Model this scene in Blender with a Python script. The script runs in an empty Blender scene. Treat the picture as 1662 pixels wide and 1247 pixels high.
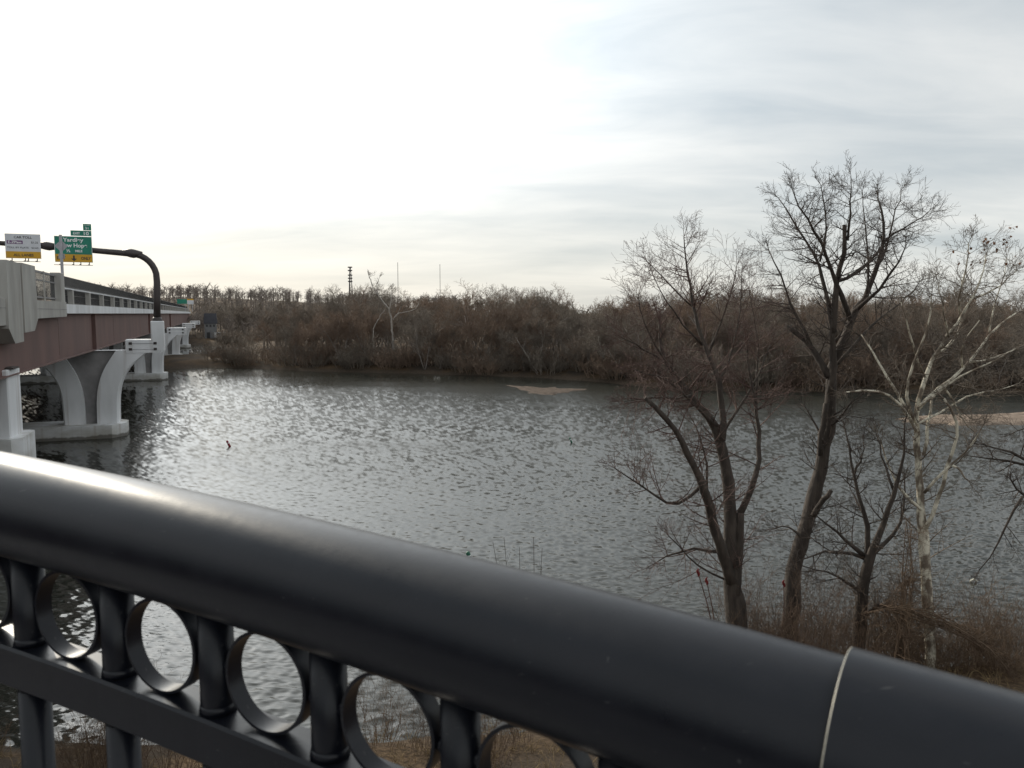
import bpy, math, random
import numpy as np
from mathutils import Vector, Matrix

R = math.radians
S = bpy.context.scene
COL = S.collection

# ------------------------------------------------------------------ camera
H = 10.0                                   # eye height above the water
FPX, CX, CY = 1260.0, 831.0, 623.5         # focal length and centre in photo pixels
PITCH = math.atan((CY - 509.0) / FPX)
cam = bpy.data.cameras.new('camera'); camo = bpy.data.objects.new('camera', cam); COL.objects.link(camo)
camo.location = (0, 0, H); camo.rotation_euler = (math.pi/2 - PITCH, 0, 0)
cam.sensor_width = 36.0; cam.lens = 36.0*FPX/1662.0
cam.clip_start = 0.05; cam.clip_end = 9000
cam.dof.use_dof = True; cam.dof.focus_distance = 45.0; cam.dof.aperture_fstop = 9.0
S.camera = camo

# ------------------------------------------------------------------ light
SUN_AZ, SUN_EL = R(-38), R(24)
SUNV = Vector((math.sin(SUN_AZ)*math.cos(SUN_EL), math.cos(SUN_AZ)*math.cos(SUN_EL), math.sin(SUN_EL)))
sun = bpy.data.lights.new('sun', 'SUN'); sun.energy = 2.4; sun.angle = R(1.6); sun.color = (1.0, .90, .74)
suno = bpy.data.objects.new('sun', sun); COL.objects.link(suno)
suno.rotation_euler = SUNV.to_track_quat('Z', 'Y').to_euler(); suno.location = (0, 0, 60)

W = bpy.data.worlds.new('World'); S.world = W; W.use_nodes = True
nt = W.node_tree; nt.nodes.clear()
def N(t, k, **kw):
    n = t.nodes.new(k)
    for a, b in kw.items(): setattr(n, a, b)
    return n
def math_n(t, op, a, b=None, clamp=False):
    n = N(t, 'ShaderNodeMath', operation=op); n.use_clamp = clamp
    for i, v in enumerate((a, b)):
        if v is None: continue
        if isinstance(v, (int, float)): n.inputs[i].default_value = v
        else: t.links.new(v, n.inputs[i])
    return n.outputs[0]
def mixc(t, fac, a, b, mode='MIX'):
    n = N(t, 'ShaderNodeMix', data_type='RGBA', blend_type=mode)
    for i, v in ((0, fac), (6, a), (7, b)):
        if isinstance(v, (int, float)): n.inputs[i].default_value = v
        elif isinstance(v, tuple): n.inputs[i].default_value = (*v, 1) if len(v) == 3 else v
        else: t.links.new(v, n.inputs[i])
    return n.outputs[2]
def ramp(t, fac, stops):
    n = N(t, 'ShaderNodeValToRGB'); t.links.new(fac, n.inputs[0])
    el = n.color_ramp.elements
    while len(el) < len(stops): el.new(.5)
    for e, (p, c) in zip(el, stops):
        e.position = p; e.color = (c, c, c, 1) if isinstance(c, (int, float)) else (*c, 1)
    return n.outputs[0]
sky = N(nt, 'ShaderNodeTexSky', sky_type='NISHITA'); sky.sun_disc = False
sky.sun_elevation = SUN_EL; sky.sun_rotation = SUN_AZ % (2*math.pi)
tc = N(nt, 'ShaderNodeTexCoord'); D0 = tc.outputs['Generated']
nrm = N(nt, 'ShaderNodeVectorMath', operation='NORMALIZE'); nt.links.new(D0, nrm.inputs[0]); D0 = nrm.outputs[0]
dot = N(nt, 'ShaderNodeVectorMath', operation='DOT_PRODUCT'); nt.links.new(D0, dot.inputs[0]); dot.inputs[1].default_value = SUNV
cosd = math_n(nt, 'MAXIMUM', dot.outputs['Value'], 0.0)
sep = N(nt, 'ShaderNodeSeparateXYZ'); nt.links.new(D0, sep.inputs[0])
zz = math_n(nt, 'ADD', math_n(nt, 'MAXIMUM', sep.outputs[2], 0.0), 0.16)
comb = N(nt, 'ShaderNodeCombineXYZ')
nt.links.new(math_n(nt, 'DIVIDE', sep.outputs[0], zz), comb.inputs[0]); nt.links.new(math_n(nt, 'DIVIDE', sep.outputs[1], zz), comb.inputs[1])
def cloud(scale, rot, stretch, loc, det=6, dist=.4, rough=.5):
    m = N(nt, 'ShaderNodeMapping'); m.inputs['Rotation'].default_value = (0, 0, rot); m.inputs['Scale'].default_value = stretch; m.inputs['Location'].default_value = loc
    nt.links.new(comb.outputs[0], m.inputs[0])
    n = N(nt, 'ShaderNodeTexNoise'); n.inputs['Scale'].default_value = scale; n.inputs['Detail'].default_value = det; n.inputs['Distortion'].default_value = dist; n.inputs['Roughness'].default_value = rough
    nt.links.new(m.outputs[0], n.inputs[0]); return n.outputs[0]
c1 = cloud(.62, R(14), (.8, 1.5, 1), (1.3, .4, 0)); c2 = cloud(1.9, R(8), (.7, 1.6, 1), (7.1, 3.3, 0), 7, .7, .55)
cl = math_n(nt, 'ADD', math_n(nt, 'MULTIPLY', c1, .68), math_n(nt, 'MULTIPLY', c2, .32))
thin = ramp(nt, cl, [(.34, 0.0), (.64, 1.0)])
# thin high cloud: grey-blue where thick, white where thin; forward scattering brightens it round the sun
ccol = mixc(nt, thin, (3.45, 3.85, 4.1), (6.2, 6.2, 6.0))
glow = math_n(nt, 'POWER', cosd, 5.0)
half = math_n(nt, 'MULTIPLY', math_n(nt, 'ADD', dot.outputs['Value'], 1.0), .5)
back = math_n(nt, 'MULTIPLY', math_n(nt, 'POWER', math_n(nt, 'SUBTRACT', 1.0, half, True), 1.5), .55)      # added brightening of the unseen sky opposite the sun, fills shaded faces
air = ramp(nt, sep.outputs[2], [(.0, .03), (.10, .14), (.27, 1.0)])                                              # longer air path dims the glow at the horizon
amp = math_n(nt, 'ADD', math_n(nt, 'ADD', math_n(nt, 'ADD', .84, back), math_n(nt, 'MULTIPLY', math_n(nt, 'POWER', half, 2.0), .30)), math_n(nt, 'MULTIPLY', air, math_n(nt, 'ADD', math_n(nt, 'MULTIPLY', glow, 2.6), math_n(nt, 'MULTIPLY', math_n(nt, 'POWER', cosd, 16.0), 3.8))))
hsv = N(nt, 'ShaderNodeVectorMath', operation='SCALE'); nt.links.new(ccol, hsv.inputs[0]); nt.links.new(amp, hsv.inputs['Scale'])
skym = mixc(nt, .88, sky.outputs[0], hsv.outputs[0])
# warm band low over the horizon on the sun's side
low = math_n(nt, 'POWER', math_n(nt, 'SUBTRACT', 1.0, math_n(nt, 'MAXIMUM', sep.outputs[2], 0.0), True), 9.0)
warm = math_n(nt, 'MULTIPLY', low, math_n(nt, 'MULTIPLY', math_n(nt, 'POWER', cosd, 2.0), .95))
skyw = mixc(nt, warm, skym, (7.5, 6.95, 5.9))
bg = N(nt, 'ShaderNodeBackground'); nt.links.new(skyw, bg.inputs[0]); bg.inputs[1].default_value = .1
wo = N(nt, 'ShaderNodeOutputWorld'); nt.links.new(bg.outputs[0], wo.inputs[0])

vs = S.view_settings; vs.view_transform = 'Standard'; vs.look = 'None'; vs.exposure = 0.42; vs.gamma = 1.0; vs.use_curve_mapping = False
S.render.resolution_x, S.render.resolution_y = 1024, 768

# ------------------------------------------------------------------ helpers
def ray(px, py):
    a = (px-CX)/FPX; b = (CY-py)/FPX
    return np.array([a, math.cos(PITCH)+b*math.sin(PITCH), -math.sin(PITCH)+b*math.cos(PITCH)])
def at_y(px, py, y):                       # point of a pixel's ray at forward distance y
    d = ray(px, py); return d*(y/d[1]) + np.array([0, 0, H])
def at_z(px, py, z):
    d = ray(px, py); return d*((z-H)/d[2]) + np.array([0, 0, H])
AZB = math.atan(ray(350, 509)[0]/ray(350, 509)[1])      # heading of the road bridge
BD = np.array([math.sin(AZB), math.cos(AZB)]); BN = np.array([BD[1], -BD[0]])

def tag(o, label=None, cat=None, group=None, kind=None):
    if label: o['label'] = label
    if cat: o['category'] = cat
    if group: o['group'] = group
    if kind: o['kind'] = kind
    return o
def empty(name, loc=(0, 0, 0), rz=0, parent=None):
    o = bpy.data.objects.new(name, None); COL.objects.link(o); o.location = loc; o.rotation_euler = (0, 0, rz); o.empty_display_size = .2
    if parent: o.parent = parent
    return o
def link(name, me, mat, parent=None):
    o = bpy.data.objects.new(name, me); COL.objects.link(o)
    if mat and not me.materials: me.materials.append(mat)
    if parent: o.parent = parent
    return o
class MB:
    def __init__(s): s.v = []; s.f = []; s.n = 0
    def add(s, v, f):
        s.v.append(np.asarray(v, float).reshape(-1, 3)); s.f += [tuple(i+s.n for i in q) for q in f]; s.n += len(s.v[-1])
    def box(s, x0, x1, y0, y1, z0, z1):
        v = [(x, y, z) for z in (z0, z1) for y in (y0, y1) for x in (x0, x1)]
        s.add(v, [(0, 2, 3, 1), (4, 5, 7, 6), (0, 1, 5, 4), (1, 3, 7, 5), (3, 2, 6, 7), (2, 0, 4, 6)])
    def cbox(s, x0, x1, y0, y1, z0, z1, c):  # box with chamfered edges round z and top
        def lp(z, k): return [(x0+k, y0, z), (x1-k, y0, z), (x1, y0+k, z), (x1, y1-k, z), (x1-k, y1, z), (x0+k, y1, z), (x0, y1-k, z), (x0, y0+k, z)]
        a = lp(z0, c); b = lp(z1-c, c); t = [(x0+c*1.3, y0+c, z1), (x1-c*1.3, y0+c, z1), (x1-c, y0+c*1.3, z1), (x1-c, y1-c*1.3, z1), (x1-c*1.3, y1-c, z1), (x0+c*1.3, y1-c, z1), (x0+c, y1-c*1.3, z1), (x0+c, y0+c*1.3, z1)]
        f = [tuple(reversed(range(8))), tuple(range(16, 24))]
        for k in (0, 8):
            for i in range(8): f.append((k+i, k+(i+1) % 8, k+8+(i+1) % 8, k+8+i))
        s.add(a+b+t, f)
    def prism(s, poly, axis, a0, a1):       # polygon (2d) extruded along an axis: 'x','y','z'
        n = len(poly)
        def pt(p, a): return {'x': (a, p[0], p[1]), 'y': (p[0], a, p[1]), 'z': (p[0], p[1], a)}[axis]
        v = [pt(p, a0) for p in poly] + [pt(p, a1) for p in poly]
        s.add(v, [tuple(range(n-1, -1, -1)), tuple(range(n, 2*n))] + [(i, (i+1) % n, n+(i+1) % n, n+i) for i in range(n)])
    def tube(s, pts, rad, n=8, cap=True):
        P = np.asarray(pts, float); m = len(P); rad = np.broadcast_to(np.asarray(rad, float), (m,))
        T = np.gradient(P, axis=0); T /= np.linalg.norm(T, axis=1)[:, None]+1e-12
        ref = np.array([0, 0, 1.]) if abs(T[0, 2]) < .9 else np.array([1., 0, 0])
        u = np.cross(T[0], ref); u /= np.linalg.norm(u); V = []
        for i in range(m):
            u = u - T[i]*np.dot(u, T[i]); u /= np.linalg.norm(u); w = np.cross(T[i], u)
            a = np.arange(n)*2*math.pi/n
            V.append(P[i] + rad[i]*(np.cos(a)[:, None]*u + np.sin(a)[:, None]*w))
        f = [(i*n+j, i*n+(j+1) % n, (i+1)*n+(j+1) % n, (i+1)*n+j) for i in range(m-1) for j in range(n)]
        if cap: f += [tuple(range(n-1, -1, -1)), tuple(range((m-1)*n, m*n))]
        s.add(np.concatenate(V), f)
    def mesh(s, name='m', smooth=False):
        me = bpy.data.meshes.new(name); me.from_pydata(np.concatenate(s.v).tolist(), [], s.f)
        if smooth: me.polygons.foreach_set('use_smooth', [True]*len(me.polygons))
        me.update(); return me
    def build(s, name, mat, parent=None, smooth=False): return link(name, s.mesh(name, smooth), mat, parent)
def segs_mesh(name, segs, sides=3):
    """thousands of thin tapered prisms, one per twig piece (p0, p1, r0, r1)"""
    A = np.array([np.concatenate((a, b, (r, q))) for a, b, r, q in segs]); n = len(A)
    p0, p1 = A[:, :3], A[:, 3:6]; d = p1-p0; d /= np.linalg.norm(d, axis=1)[:, None]+1e-9
    ref = np.where(np.abs(d[:, 2:3]) < .9, np.array([[0, 0, 1.]]), np.array([[1., 0, 0]]))
    u = np.cross(d, ref); u /= np.linalg.norm(u, axis=1)[:, None]; w = np.cross(d, u)
    V = np.zeros((n, 2*sides, 3))
    for j in range(sides):
        a = 2*math.pi*j/sides; e = math.cos(a)*u + math.sin(a)*w
        V[:, j] = p0 + e*A[:, 6:7]; V[:, sides+j] = p1 + e*A[:, 7:8]
    base = (np.arange(n)*2*sides)[:, None]
    F = np.concatenate([base + np.array([[j, (j+1) % sides, sides+(j+1) % sides, sides+j]]) for j in range(sides)], 1).reshape(-1, 4)
    me = bpy.data.meshes.new(name); nf = len(F)
    me.vertices.add(n*2*sides); me.vertices.foreach_set('co', V.reshape(-1))
    me.loops.add(nf*4); me.loops.foreach_set('vertex_index', F.reshape(-1).astype(np.int32))
    me.polygons.add(nf); me.polygons.foreach_set('loop_start', np.arange(nf, dtype=np.int32)*4); me.polygons.foreach_set('loop_total', np.full(nf, 4, np.int32))
    me.polygons.foreach_set('use_smooth', [True]*nf)
    me.update(calc_edges=True); return me

# ------------------------------------------------------------------ materials
def mat(name, c, rough=.8, c2=None, scale=4.0, bump=0.0, bscale=None, metal=0.0, spec=.5, stretch=(1, 1, 1), coord='Object', det=6, lo=.35, hi=.65):
    m = bpy.data.materials.new(name); m.use_nodes = True; t = m.node_tree; b = t.nodes['Principled BSDF']
    b.inputs['Roughness'].default_value = rough; b.inputs['Metallic'].default_value = metal; b.inputs['Specular IOR Level'].default_value = spec
    b.inputs['Base Color'].default_value = (*c, 1)
    tcn = N(t, 'ShaderNodeTexCoord'); mp = N(t, 'ShaderNodeMapping'); mp.inputs['Scale'].default_value = stretch; t.links.new(tcn.outputs[coord], mp.inputs[0])
    if c2:
        n = N(t, 'ShaderNodeTexNoise'); n.inputs['Scale'].default_value = scale; n.inputs['Detail'].default_value = det; t.links.new(mp.outputs[0], n.inputs[0])
        f = ramp(t, n.outputs[0], [(lo, 0.0), (hi, 1.0)]); t.links.new(mixc(t, f, c, c2), b.inputs['Base Color'])
    if bump:
        n = N(t, 'ShaderNodeTexNoise'); n.inputs['Scale'].default_value = bscale or scale; n.inputs['Detail'].default_value = 8; t.links.new(mp.outputs[0], n.inputs[0])
        bp = N(t, 'ShaderNodeBump'); bp.inputs['Strength'].default_value = 1; bp.inputs['Distance'].default_value = bump; t.links.new(n.outputs[0], bp.inputs['Height']); t.links.new(bp.outputs[0], b.inputs['Normal'])
    return m
M = {}
M['concrete'] = mat('concrete', (.40, .39, .365), .85, (.29, .28, .26), .9, .004, 14, stretch=(1, 1, .35))
M['concrete_white'] = mat('concrete_white', (.74, .75, .77), .8, (.60, .61, .62), .7, .004, 12, stretch=(1, 1, .3))
M['concrete_panel'] = mat('concrete_panel', (.27, .26, .26), .9, (.20, .195, .195), 1.1, .01, 5)
M['stain'] = mat('plinth_concrete', (.66, .67, .68), .8, (.42, .41, .38), .5, .005, 9, stretch=(1, 1, 2.2))
M['steel_red'] = mat('steel_red', (.150, .080, .068), .7, (.108, .060, .053), .6, .002, 8, stretch=(1, 1, .3))
M['rail_black'] = mat('rail_black', (.030, .030, .031), .5, (.022, .022, .023), 3, 0)
M['gantry'] = mat('gantry_brown', (.050, .039, .037), .5, (.036, .028, .027), 2)
M['galv'] = mat('galvanised', (.42, .42, .44), .55, (.33, .33, .35), 3, 0, metal=.2)
M['asphalt'] = mat('asphalt', (.06, .06, .06), .9, (.045, .045, .045), 3)
M['sign_green'] = mat('sign_green', (.005, .20, .135), .5, (.006, .17, .115), 2)
M['sign_white'] = mat('sign_white', (.62, .63, .66), .5, (.56, .57, .6), 2)
M['sign_yellow'] = mat('sign_yellow', (.62, .34, .015), .5, (.56, .30, .015), 2)
M['sign_purple'] = mat('sign_purple', (.13, .035, .15), .5)
M['letter_white'] = mat('letter_white', (.75, .76, .76), .5)
M['letter_black'] = mat('letter_black', (.03, .03, .03), .5)
M['bark_dark'] = mat('bark_dark', (.068, .054, .044), .95, (.034, .027, .022), 9, .02, 22, stretch=(1, 1, .22))
M['twig_dark'] = mat('twig_dark', (.075, .058, .048), .9, (.05, .038, .032), 2)
M['twig_red'] = mat('twig_red', (.12, .075, .062), .9, (.085, .052, .045), 2)
M['bark_white'] = mat('bark_white', (.60, .56, .455), .85, (.15, .12, .09), 4.2, .006, 12, stretch=(1, 1, .6), lo=.44, hi=.56)
M['twig_pale'] = mat('twig_pale', (.17, .14, .11), .9, (.11, .085, .065), 2)
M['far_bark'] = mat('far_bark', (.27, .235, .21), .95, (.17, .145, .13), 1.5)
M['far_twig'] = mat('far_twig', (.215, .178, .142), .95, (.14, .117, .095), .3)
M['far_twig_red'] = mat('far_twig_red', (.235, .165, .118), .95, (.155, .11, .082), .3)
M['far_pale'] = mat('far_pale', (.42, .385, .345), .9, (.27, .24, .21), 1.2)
M['tower'] = mat('tower_steel', (.055, .055, .06), .7, (.04, .04, .045), 1)
M['hill_twig_haze'] = mat('hill_twig_haze', (.21, .178, .155), .95, (.15, .128, .115), .05)  # distance haze put into the paler, greyer twig colour
M['scrub'] = mat('scrub', (.145, .098, .062), .95, (.09, .058, .038), 1.5)
M['scrub_red'] = mat('scrub_red', (.135, .09, .062), .95, (.085, .056, .04), 1.5)
M['dry_grass'] = mat('dry_grass', (.30, .22, .11), .95, (.18, .125, .065), 3)
M['sumac'] = mat('sumac_red', (.20, .016, .016), .85, (.11, .010, .010), 20, .01, 60)
M['leaf'] = mat('dead_leaf', (.26, .115, .045), .8, (.16, .06, .028), 6)
M['evergreen'] = mat('evergreen', (.022, .028, .018), .95, (.014, .018, .013), 1)

def weather(m, tide=False, rust=.5):
    t = m.node_tree; b = t.nodes['Principled BSDF']; src = b.inputs['Base Color'].links[0].from_socket
    g = N(t, 'ShaderNodeNewGeometry'); mp = N(t, 'ShaderNodeMapping'); mp.inputs['Scale'].default_value = (2.2, 2.2, .10); t.links.new(g.outputs['Position'], mp.inputs[0])
    n = N(t, 'ShaderNodeTexNoise'); n.inputs['Scale'].default_value = 1.0; n.inputs['Detail'].default_value = 5; t.links.new(mp.outputs[0], n.inputs[0])
    c = mixc(t, math_n(t, 'MULTIPLY', ramp(t, n.outputs[0], [(.56, 0.), (.70, 1.)]), rust), src, (.26, .20, .15))
    if tide:
        sp = N(t, 'ShaderNodeSeparateXYZ'); t.links.new(g.outputs['Position'], sp.inputs[0]); n2 = N(t, 'ShaderNodeTexNoise'); n2.inputs['Scale'].default_value = 1.3; t.links.new(g.outputs['Position'], n2.inputs[0])
        h = math_n(t, 'ADD', sp.outputs[2], math_n(t, 'MULTIPLY', math_n(t, 'SUBTRACT', n2.outputs[0], .5), .5)); c = mixc(t, ramp(t, h, [(.16, .85), (.30, 0.)]), c, (.085, .075, .058))
    t.links.new(c, b.inputs['Base Color'])
weather(M['concrete_white'], False, .35); weather(M['stain'], True, .4); weather(M['concrete'], False, .25)
# black powder-coated rail: low gloss, faint scuffs
def rail_material():
    m = bpy.data.materials.new('rail_paint'); m.use_nodes = True; t = m.node_tree; b = t.nodes['Principled BSDF']
    tcn = N(t, 'ShaderNodeTexCoord'); n = N(t, 'ShaderNodeTexNoise'); n.inputs['Scale'].default_value = 9; n.inputs['Detail'].default_value = 5; t.links.new(tcn.outputs['Object'], n.inputs[0])
    n2 = N(t, 'ShaderNodeTexNoise'); n2.inputs['Scale'].default_value = 70; n2.inputs['Detail'].default_value = 6; t.links.new(tcn.outputs['Object'], n2.inputs[0])
    t.links.new(mixc(t, ramp(t, n.outputs[0], [(.35, 0.), (.7, 1.)]), (.0055, .0066, .0105), (.009, .0102, .0150)), b.inputs['Base Color'])
    mp = N(t, 'ShaderNodeMapping'); mp.inputs['Rotation'].default_value = (0, 0, .55); mp.inputs['Scale'].default_value = (14, 160, 160); t.links.new(tcn.outputs['Object'], mp.inputs[0])
    n3 = N(t, 'ShaderNodeTexNoise'); n3.inputs['Scale'].default_value = 1.0; n3.inputs['Detail'].default_value = 3; t.links.new(mp.outputs[0], n3.inputs[0])
    sc = math_n(t, 'MAXIMUM', ramp(t, n2.outputs[0], [(.74, 0.), (.79, 1.)]), math_n(t, 'MULTIPLY', ramp(t, n3.outputs[0], [(.70, 0.), (.76, 1.)]), .6))
    t.links.new(mixc(t, math_n(t, 'MULTIPLY', sc, .5), mixc(t, ramp(t, n.outputs[0], [(.35, 0.), (.7, 1.)]), (.0055, .0066, .0105), (.009, .0102, .0150)), (.12, .12, .115)), b.inputs['Base Color'])
    t.links.new(math_n(t, 'ADD', ramp(t, n.outputs[0], [(.3, .29), (.7, .37)]), math_n(t, 'MULTIPLY', math_n(t, 'SUBTRACT', n2.outputs[0], .5), .16)), b.inputs['Roughness'])
    b.inputs['Specular IOR Level'].default_value = .33
    v = N(t, 'ShaderNodeTexNoise'); v.inputs['Scale'].default_value = 420; v.inputs['Detail'].default_value = 2; t.links.new(tcn.outputs['Object'], v.inputs[0])
    bp = N(t, 'ShaderNodeBump'); bp.inputs['Distance'].default_value = .00012; t.links.new(v.outputs[0], bp.inputs['Height']); t.links.new(bp.outputs[0], b.inputs['Normal'])
    return m
M['rail'] = rail_material()

def ground_material():
    m = bpy.data.materials.new('bank_ground'); m.use_nodes = True; t = m.node_tree; b = t.nodes['Principled BSDF']
    g = N(t, 'ShaderNodeNewGeometry'); b.inputs['Roughness'].default_value = .95; b.inputs['Specular IOR Level'].default_value = .05
    def nz(s, d=8):
        n = N(t, 'ShaderNodeTexNoise'); n.inputs['Scale'].default_value = s; n.inputs['Detail'].default_value = d; t.links.new(g.outputs['Position'], n.inputs[0]); return n.outputs[0]
    leaf = mixc(t, ramp(t, nz(9), [(.36, 0.), (.64, 1.)]), (.06, .042, .028), (.13, .09, .056))
    soil = mixc(t, ramp(t, nz(.35), [(.4, 0.), (.62, 1.)]), leaf, (.055, .044, .035))
    sepz = N(t, 'ShaderNodeSeparateXYZ'); t.links.new(g.outputs['Position'], sepz.inputs[0])
    hz = math_n(t, 'ADD', sepz.outputs[2], math_n(t, 'MULTIPLY', math_n(t, 'SUBTRACT', nz(.5, 5), .5), .9))
    wet = ramp(t, hz, [(.30, 1.), (.55, 0.)])
    t.links.new(mixc(t, wet, soil, mixc(t, ramp(t, nz(5), [(.4, 0.), (.6, 1.)]), (.085, .066, .05), (.05, .04, .031))), b.inputs['Base Color'])
    bp = N(t, 'ShaderNodeBump'); bp.inputs['Distance'].default_value = .06; t.links.new(nz(6), bp.inputs['Height']); t.links.new(bp.outputs[0], b.inputs['Normal'])
    return m
M['ground'] = ground_material()
M['sand_dry'] = mat('dry_sand', spec=.05, c=(.25, .20, .16), rough=.95, c2=(.155, .12, .095), scale=1.6, bump=.05, bscale=6)
M['sand'] = mat('river_sand', spec=.05, c=(.125, .098, .080), rough=.95, c2=(.07, .055, .045), scale=1.6, bump=.05, bscale=6)

def water_material():
    m = bpy.data.materials.new('river_water'); m.use_nodes = True; t = m.node_tree; b = t.nodes['Principled BSDF']
    b.inputs['Base Color'].default_value = (.026, .027, .022, 1); b.inputs['IOR'].default_value = 1.33; b.inputs['Specular IOR Level'].default_value = .5
    g = N(t, 'ShaderNodeNewGeometry'); sp = N(t, 'ShaderNodeSeparateXYZ'); t.links.new(g.outputs['Position'], sp.inputs[0])
    mp = N(t, 'ShaderNodeMapping'); mp.inputs['Scale'].default_value = (.03, .12, 1); mp.inputs['Rotation'].default_value = (0, 0, R(-14)); t.links.new(g.outputs['Position'], mp.inputs[0])
    n = N(t, 'ShaderNodeTexNoise'); n.inputs['Scale'].default_value = 1.0; n.inputs['Detail'].default_value = 4; n.inputs['Distortion'].default_value = .8; t.links.new(mp.outputs[0], n.inputs[0])
    # unresolved wavelets: rougher on the open reach, smoother in slicks and under the far bank
    base = ramp(t, math_n(t, 'DIVIDE', sp.outputs[1], 160.0), [(.10, .10), (.34, .28), (.60, .27), (.78, .14)])
    ct = math_n(t, 'ADD', math_n(t, 'MULTIPLY', sp.outputs[0], float(BN[0])), math_n(t, 'MULTIPLY', sp.outputs[1], float(BN[1])))
    base = math_n(t, 'MULTIPLY', base, ramp(t, math_n(t, 'DIVIDE', math_n(t, 'ADD', ct, 20.0), 40.0), [(.27, .42), (.55, 1.0)]))       # lee of the bridge
    t.links.new(math_n(t, 'MULTIPLY', base, math_n(t, 'ADD', .62, math_n(t, 'MULTIPLY', n.outputs[0], .7))), b.inputs['Roughness'])
    return m
M['water'] = water_material()

# ------------------------------------------------------------------ ground, river
rs = np.random.RandomState(3)
def yN(x): return np.interp(x, [-400, -60, -25, -12, -10, -7.6, -3, 0, 4, 8, 12, 20, 60, 400], [150, 34, 22, 17.5, 17.1, 16.9, 17.1, 17.8, 20.4, 21.6, 21.0, 21.5, 34, 120])
def yF(x): return np.interp(x, [-900, -200, -95, -82, -72, -60, -48, -36, -24, -13, 2, 11, 21, 35, 57, 200, 900], [620, 300, 245, 238, 215, 143.5, 142, 135.7, 131.4, 127.4, 122.4, 116, 103, 98, 97, 95, 150])
def wob(x, y): return np.sin(x*.37+y*.21)*.5+np.sin(x*.93-y*.61+1.3)*.3+np.sin(x*2.1+y*1.7)*.2
def ground_z(x, y):
    x = np.asarray(x, float); y = np.asarray(y, float)
    dn = yN(x)-y + wob(x, y)*.45
    zn = np.where(dn > 0, 1.0*(1-np.exp(-np.maximum(dn, 0)/1.8))+.10*np.clip(dn, 0, 25)+.12*wob(x*2, y*2)*np.clip(dn/3, 0, 1), np.maximum(-1.6, dn*.35))
    df = y-yF(x) + wob(x*.5, y*.5)*1.2
    w = np.clip((y-260)/420, 0, 1); w = w*w*(3-2*w); side = np.clip(.55-(x/np.maximum(y, 1)+.1)*1.6, .15, 1)
    zf = np.where(df > 0, 1.3*(1-np.exp(-np.maximum(df, 0)/3))+.02*np.clip(df, 0, 60)+.35*wob(x*.4, y*.4)*np.clip(df/6, 0, 1)+w*21*side, np.maximum(-1.6, df*.3))
    # low spit in front of the back channel
    e = 1-((x+63)/15)**2-((y-160)/19)**2 + .12*wob(x, y)
    zs = np.where(e > -1, np.clip(e, -1, .55)*2.2, -1.6)
    return np.maximum(np.maximum(np.maximum(zn, zf), zs), -1.6)
az = np.unique(np.concatenate([np.linspace(-180, -42, 60), np.linspace(-42, 42, 250), np.linspace(42, 180, 60)]))[:-1]
rr = np.concatenate([[0.6], np.geomspace(1.5, 60, 80), np.linspace(61, 260, 100), np.geomspace(264, 6000, 70)])
A, Q = np.meshgrid(np.radians(az), rr); X, Y = Q*np.sin(A), Q*np.cos(A); Z = ground_z(X, Y)
na, nr = len(az), len(rr); idx = np.arange(na*nr).reshape(nr, na); nx = np.roll(idx, -1, 1)
F = np.stack([idx[:-1], idx[1:], nx[1:], nx[:-1]], -1).reshape(-1, 4)
V = np.stack([X, Y, Z], -1).reshape(-1, 3)
me = bpy.data.meshes.new('ground'); me.from_pydata(np.concatenate([V, [[0, 0, float(ground_z(0, 0))]]]).tolist(), [], F.tolist()+[(na*nr, int(i), int((i+1) % na)) for i in range(na)])
me.polygons.foreach_set('use_smooth', [True]*len(me.polygons)); me.update()
tag(link('ground', me, M['ground']), kind='structure')
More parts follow.
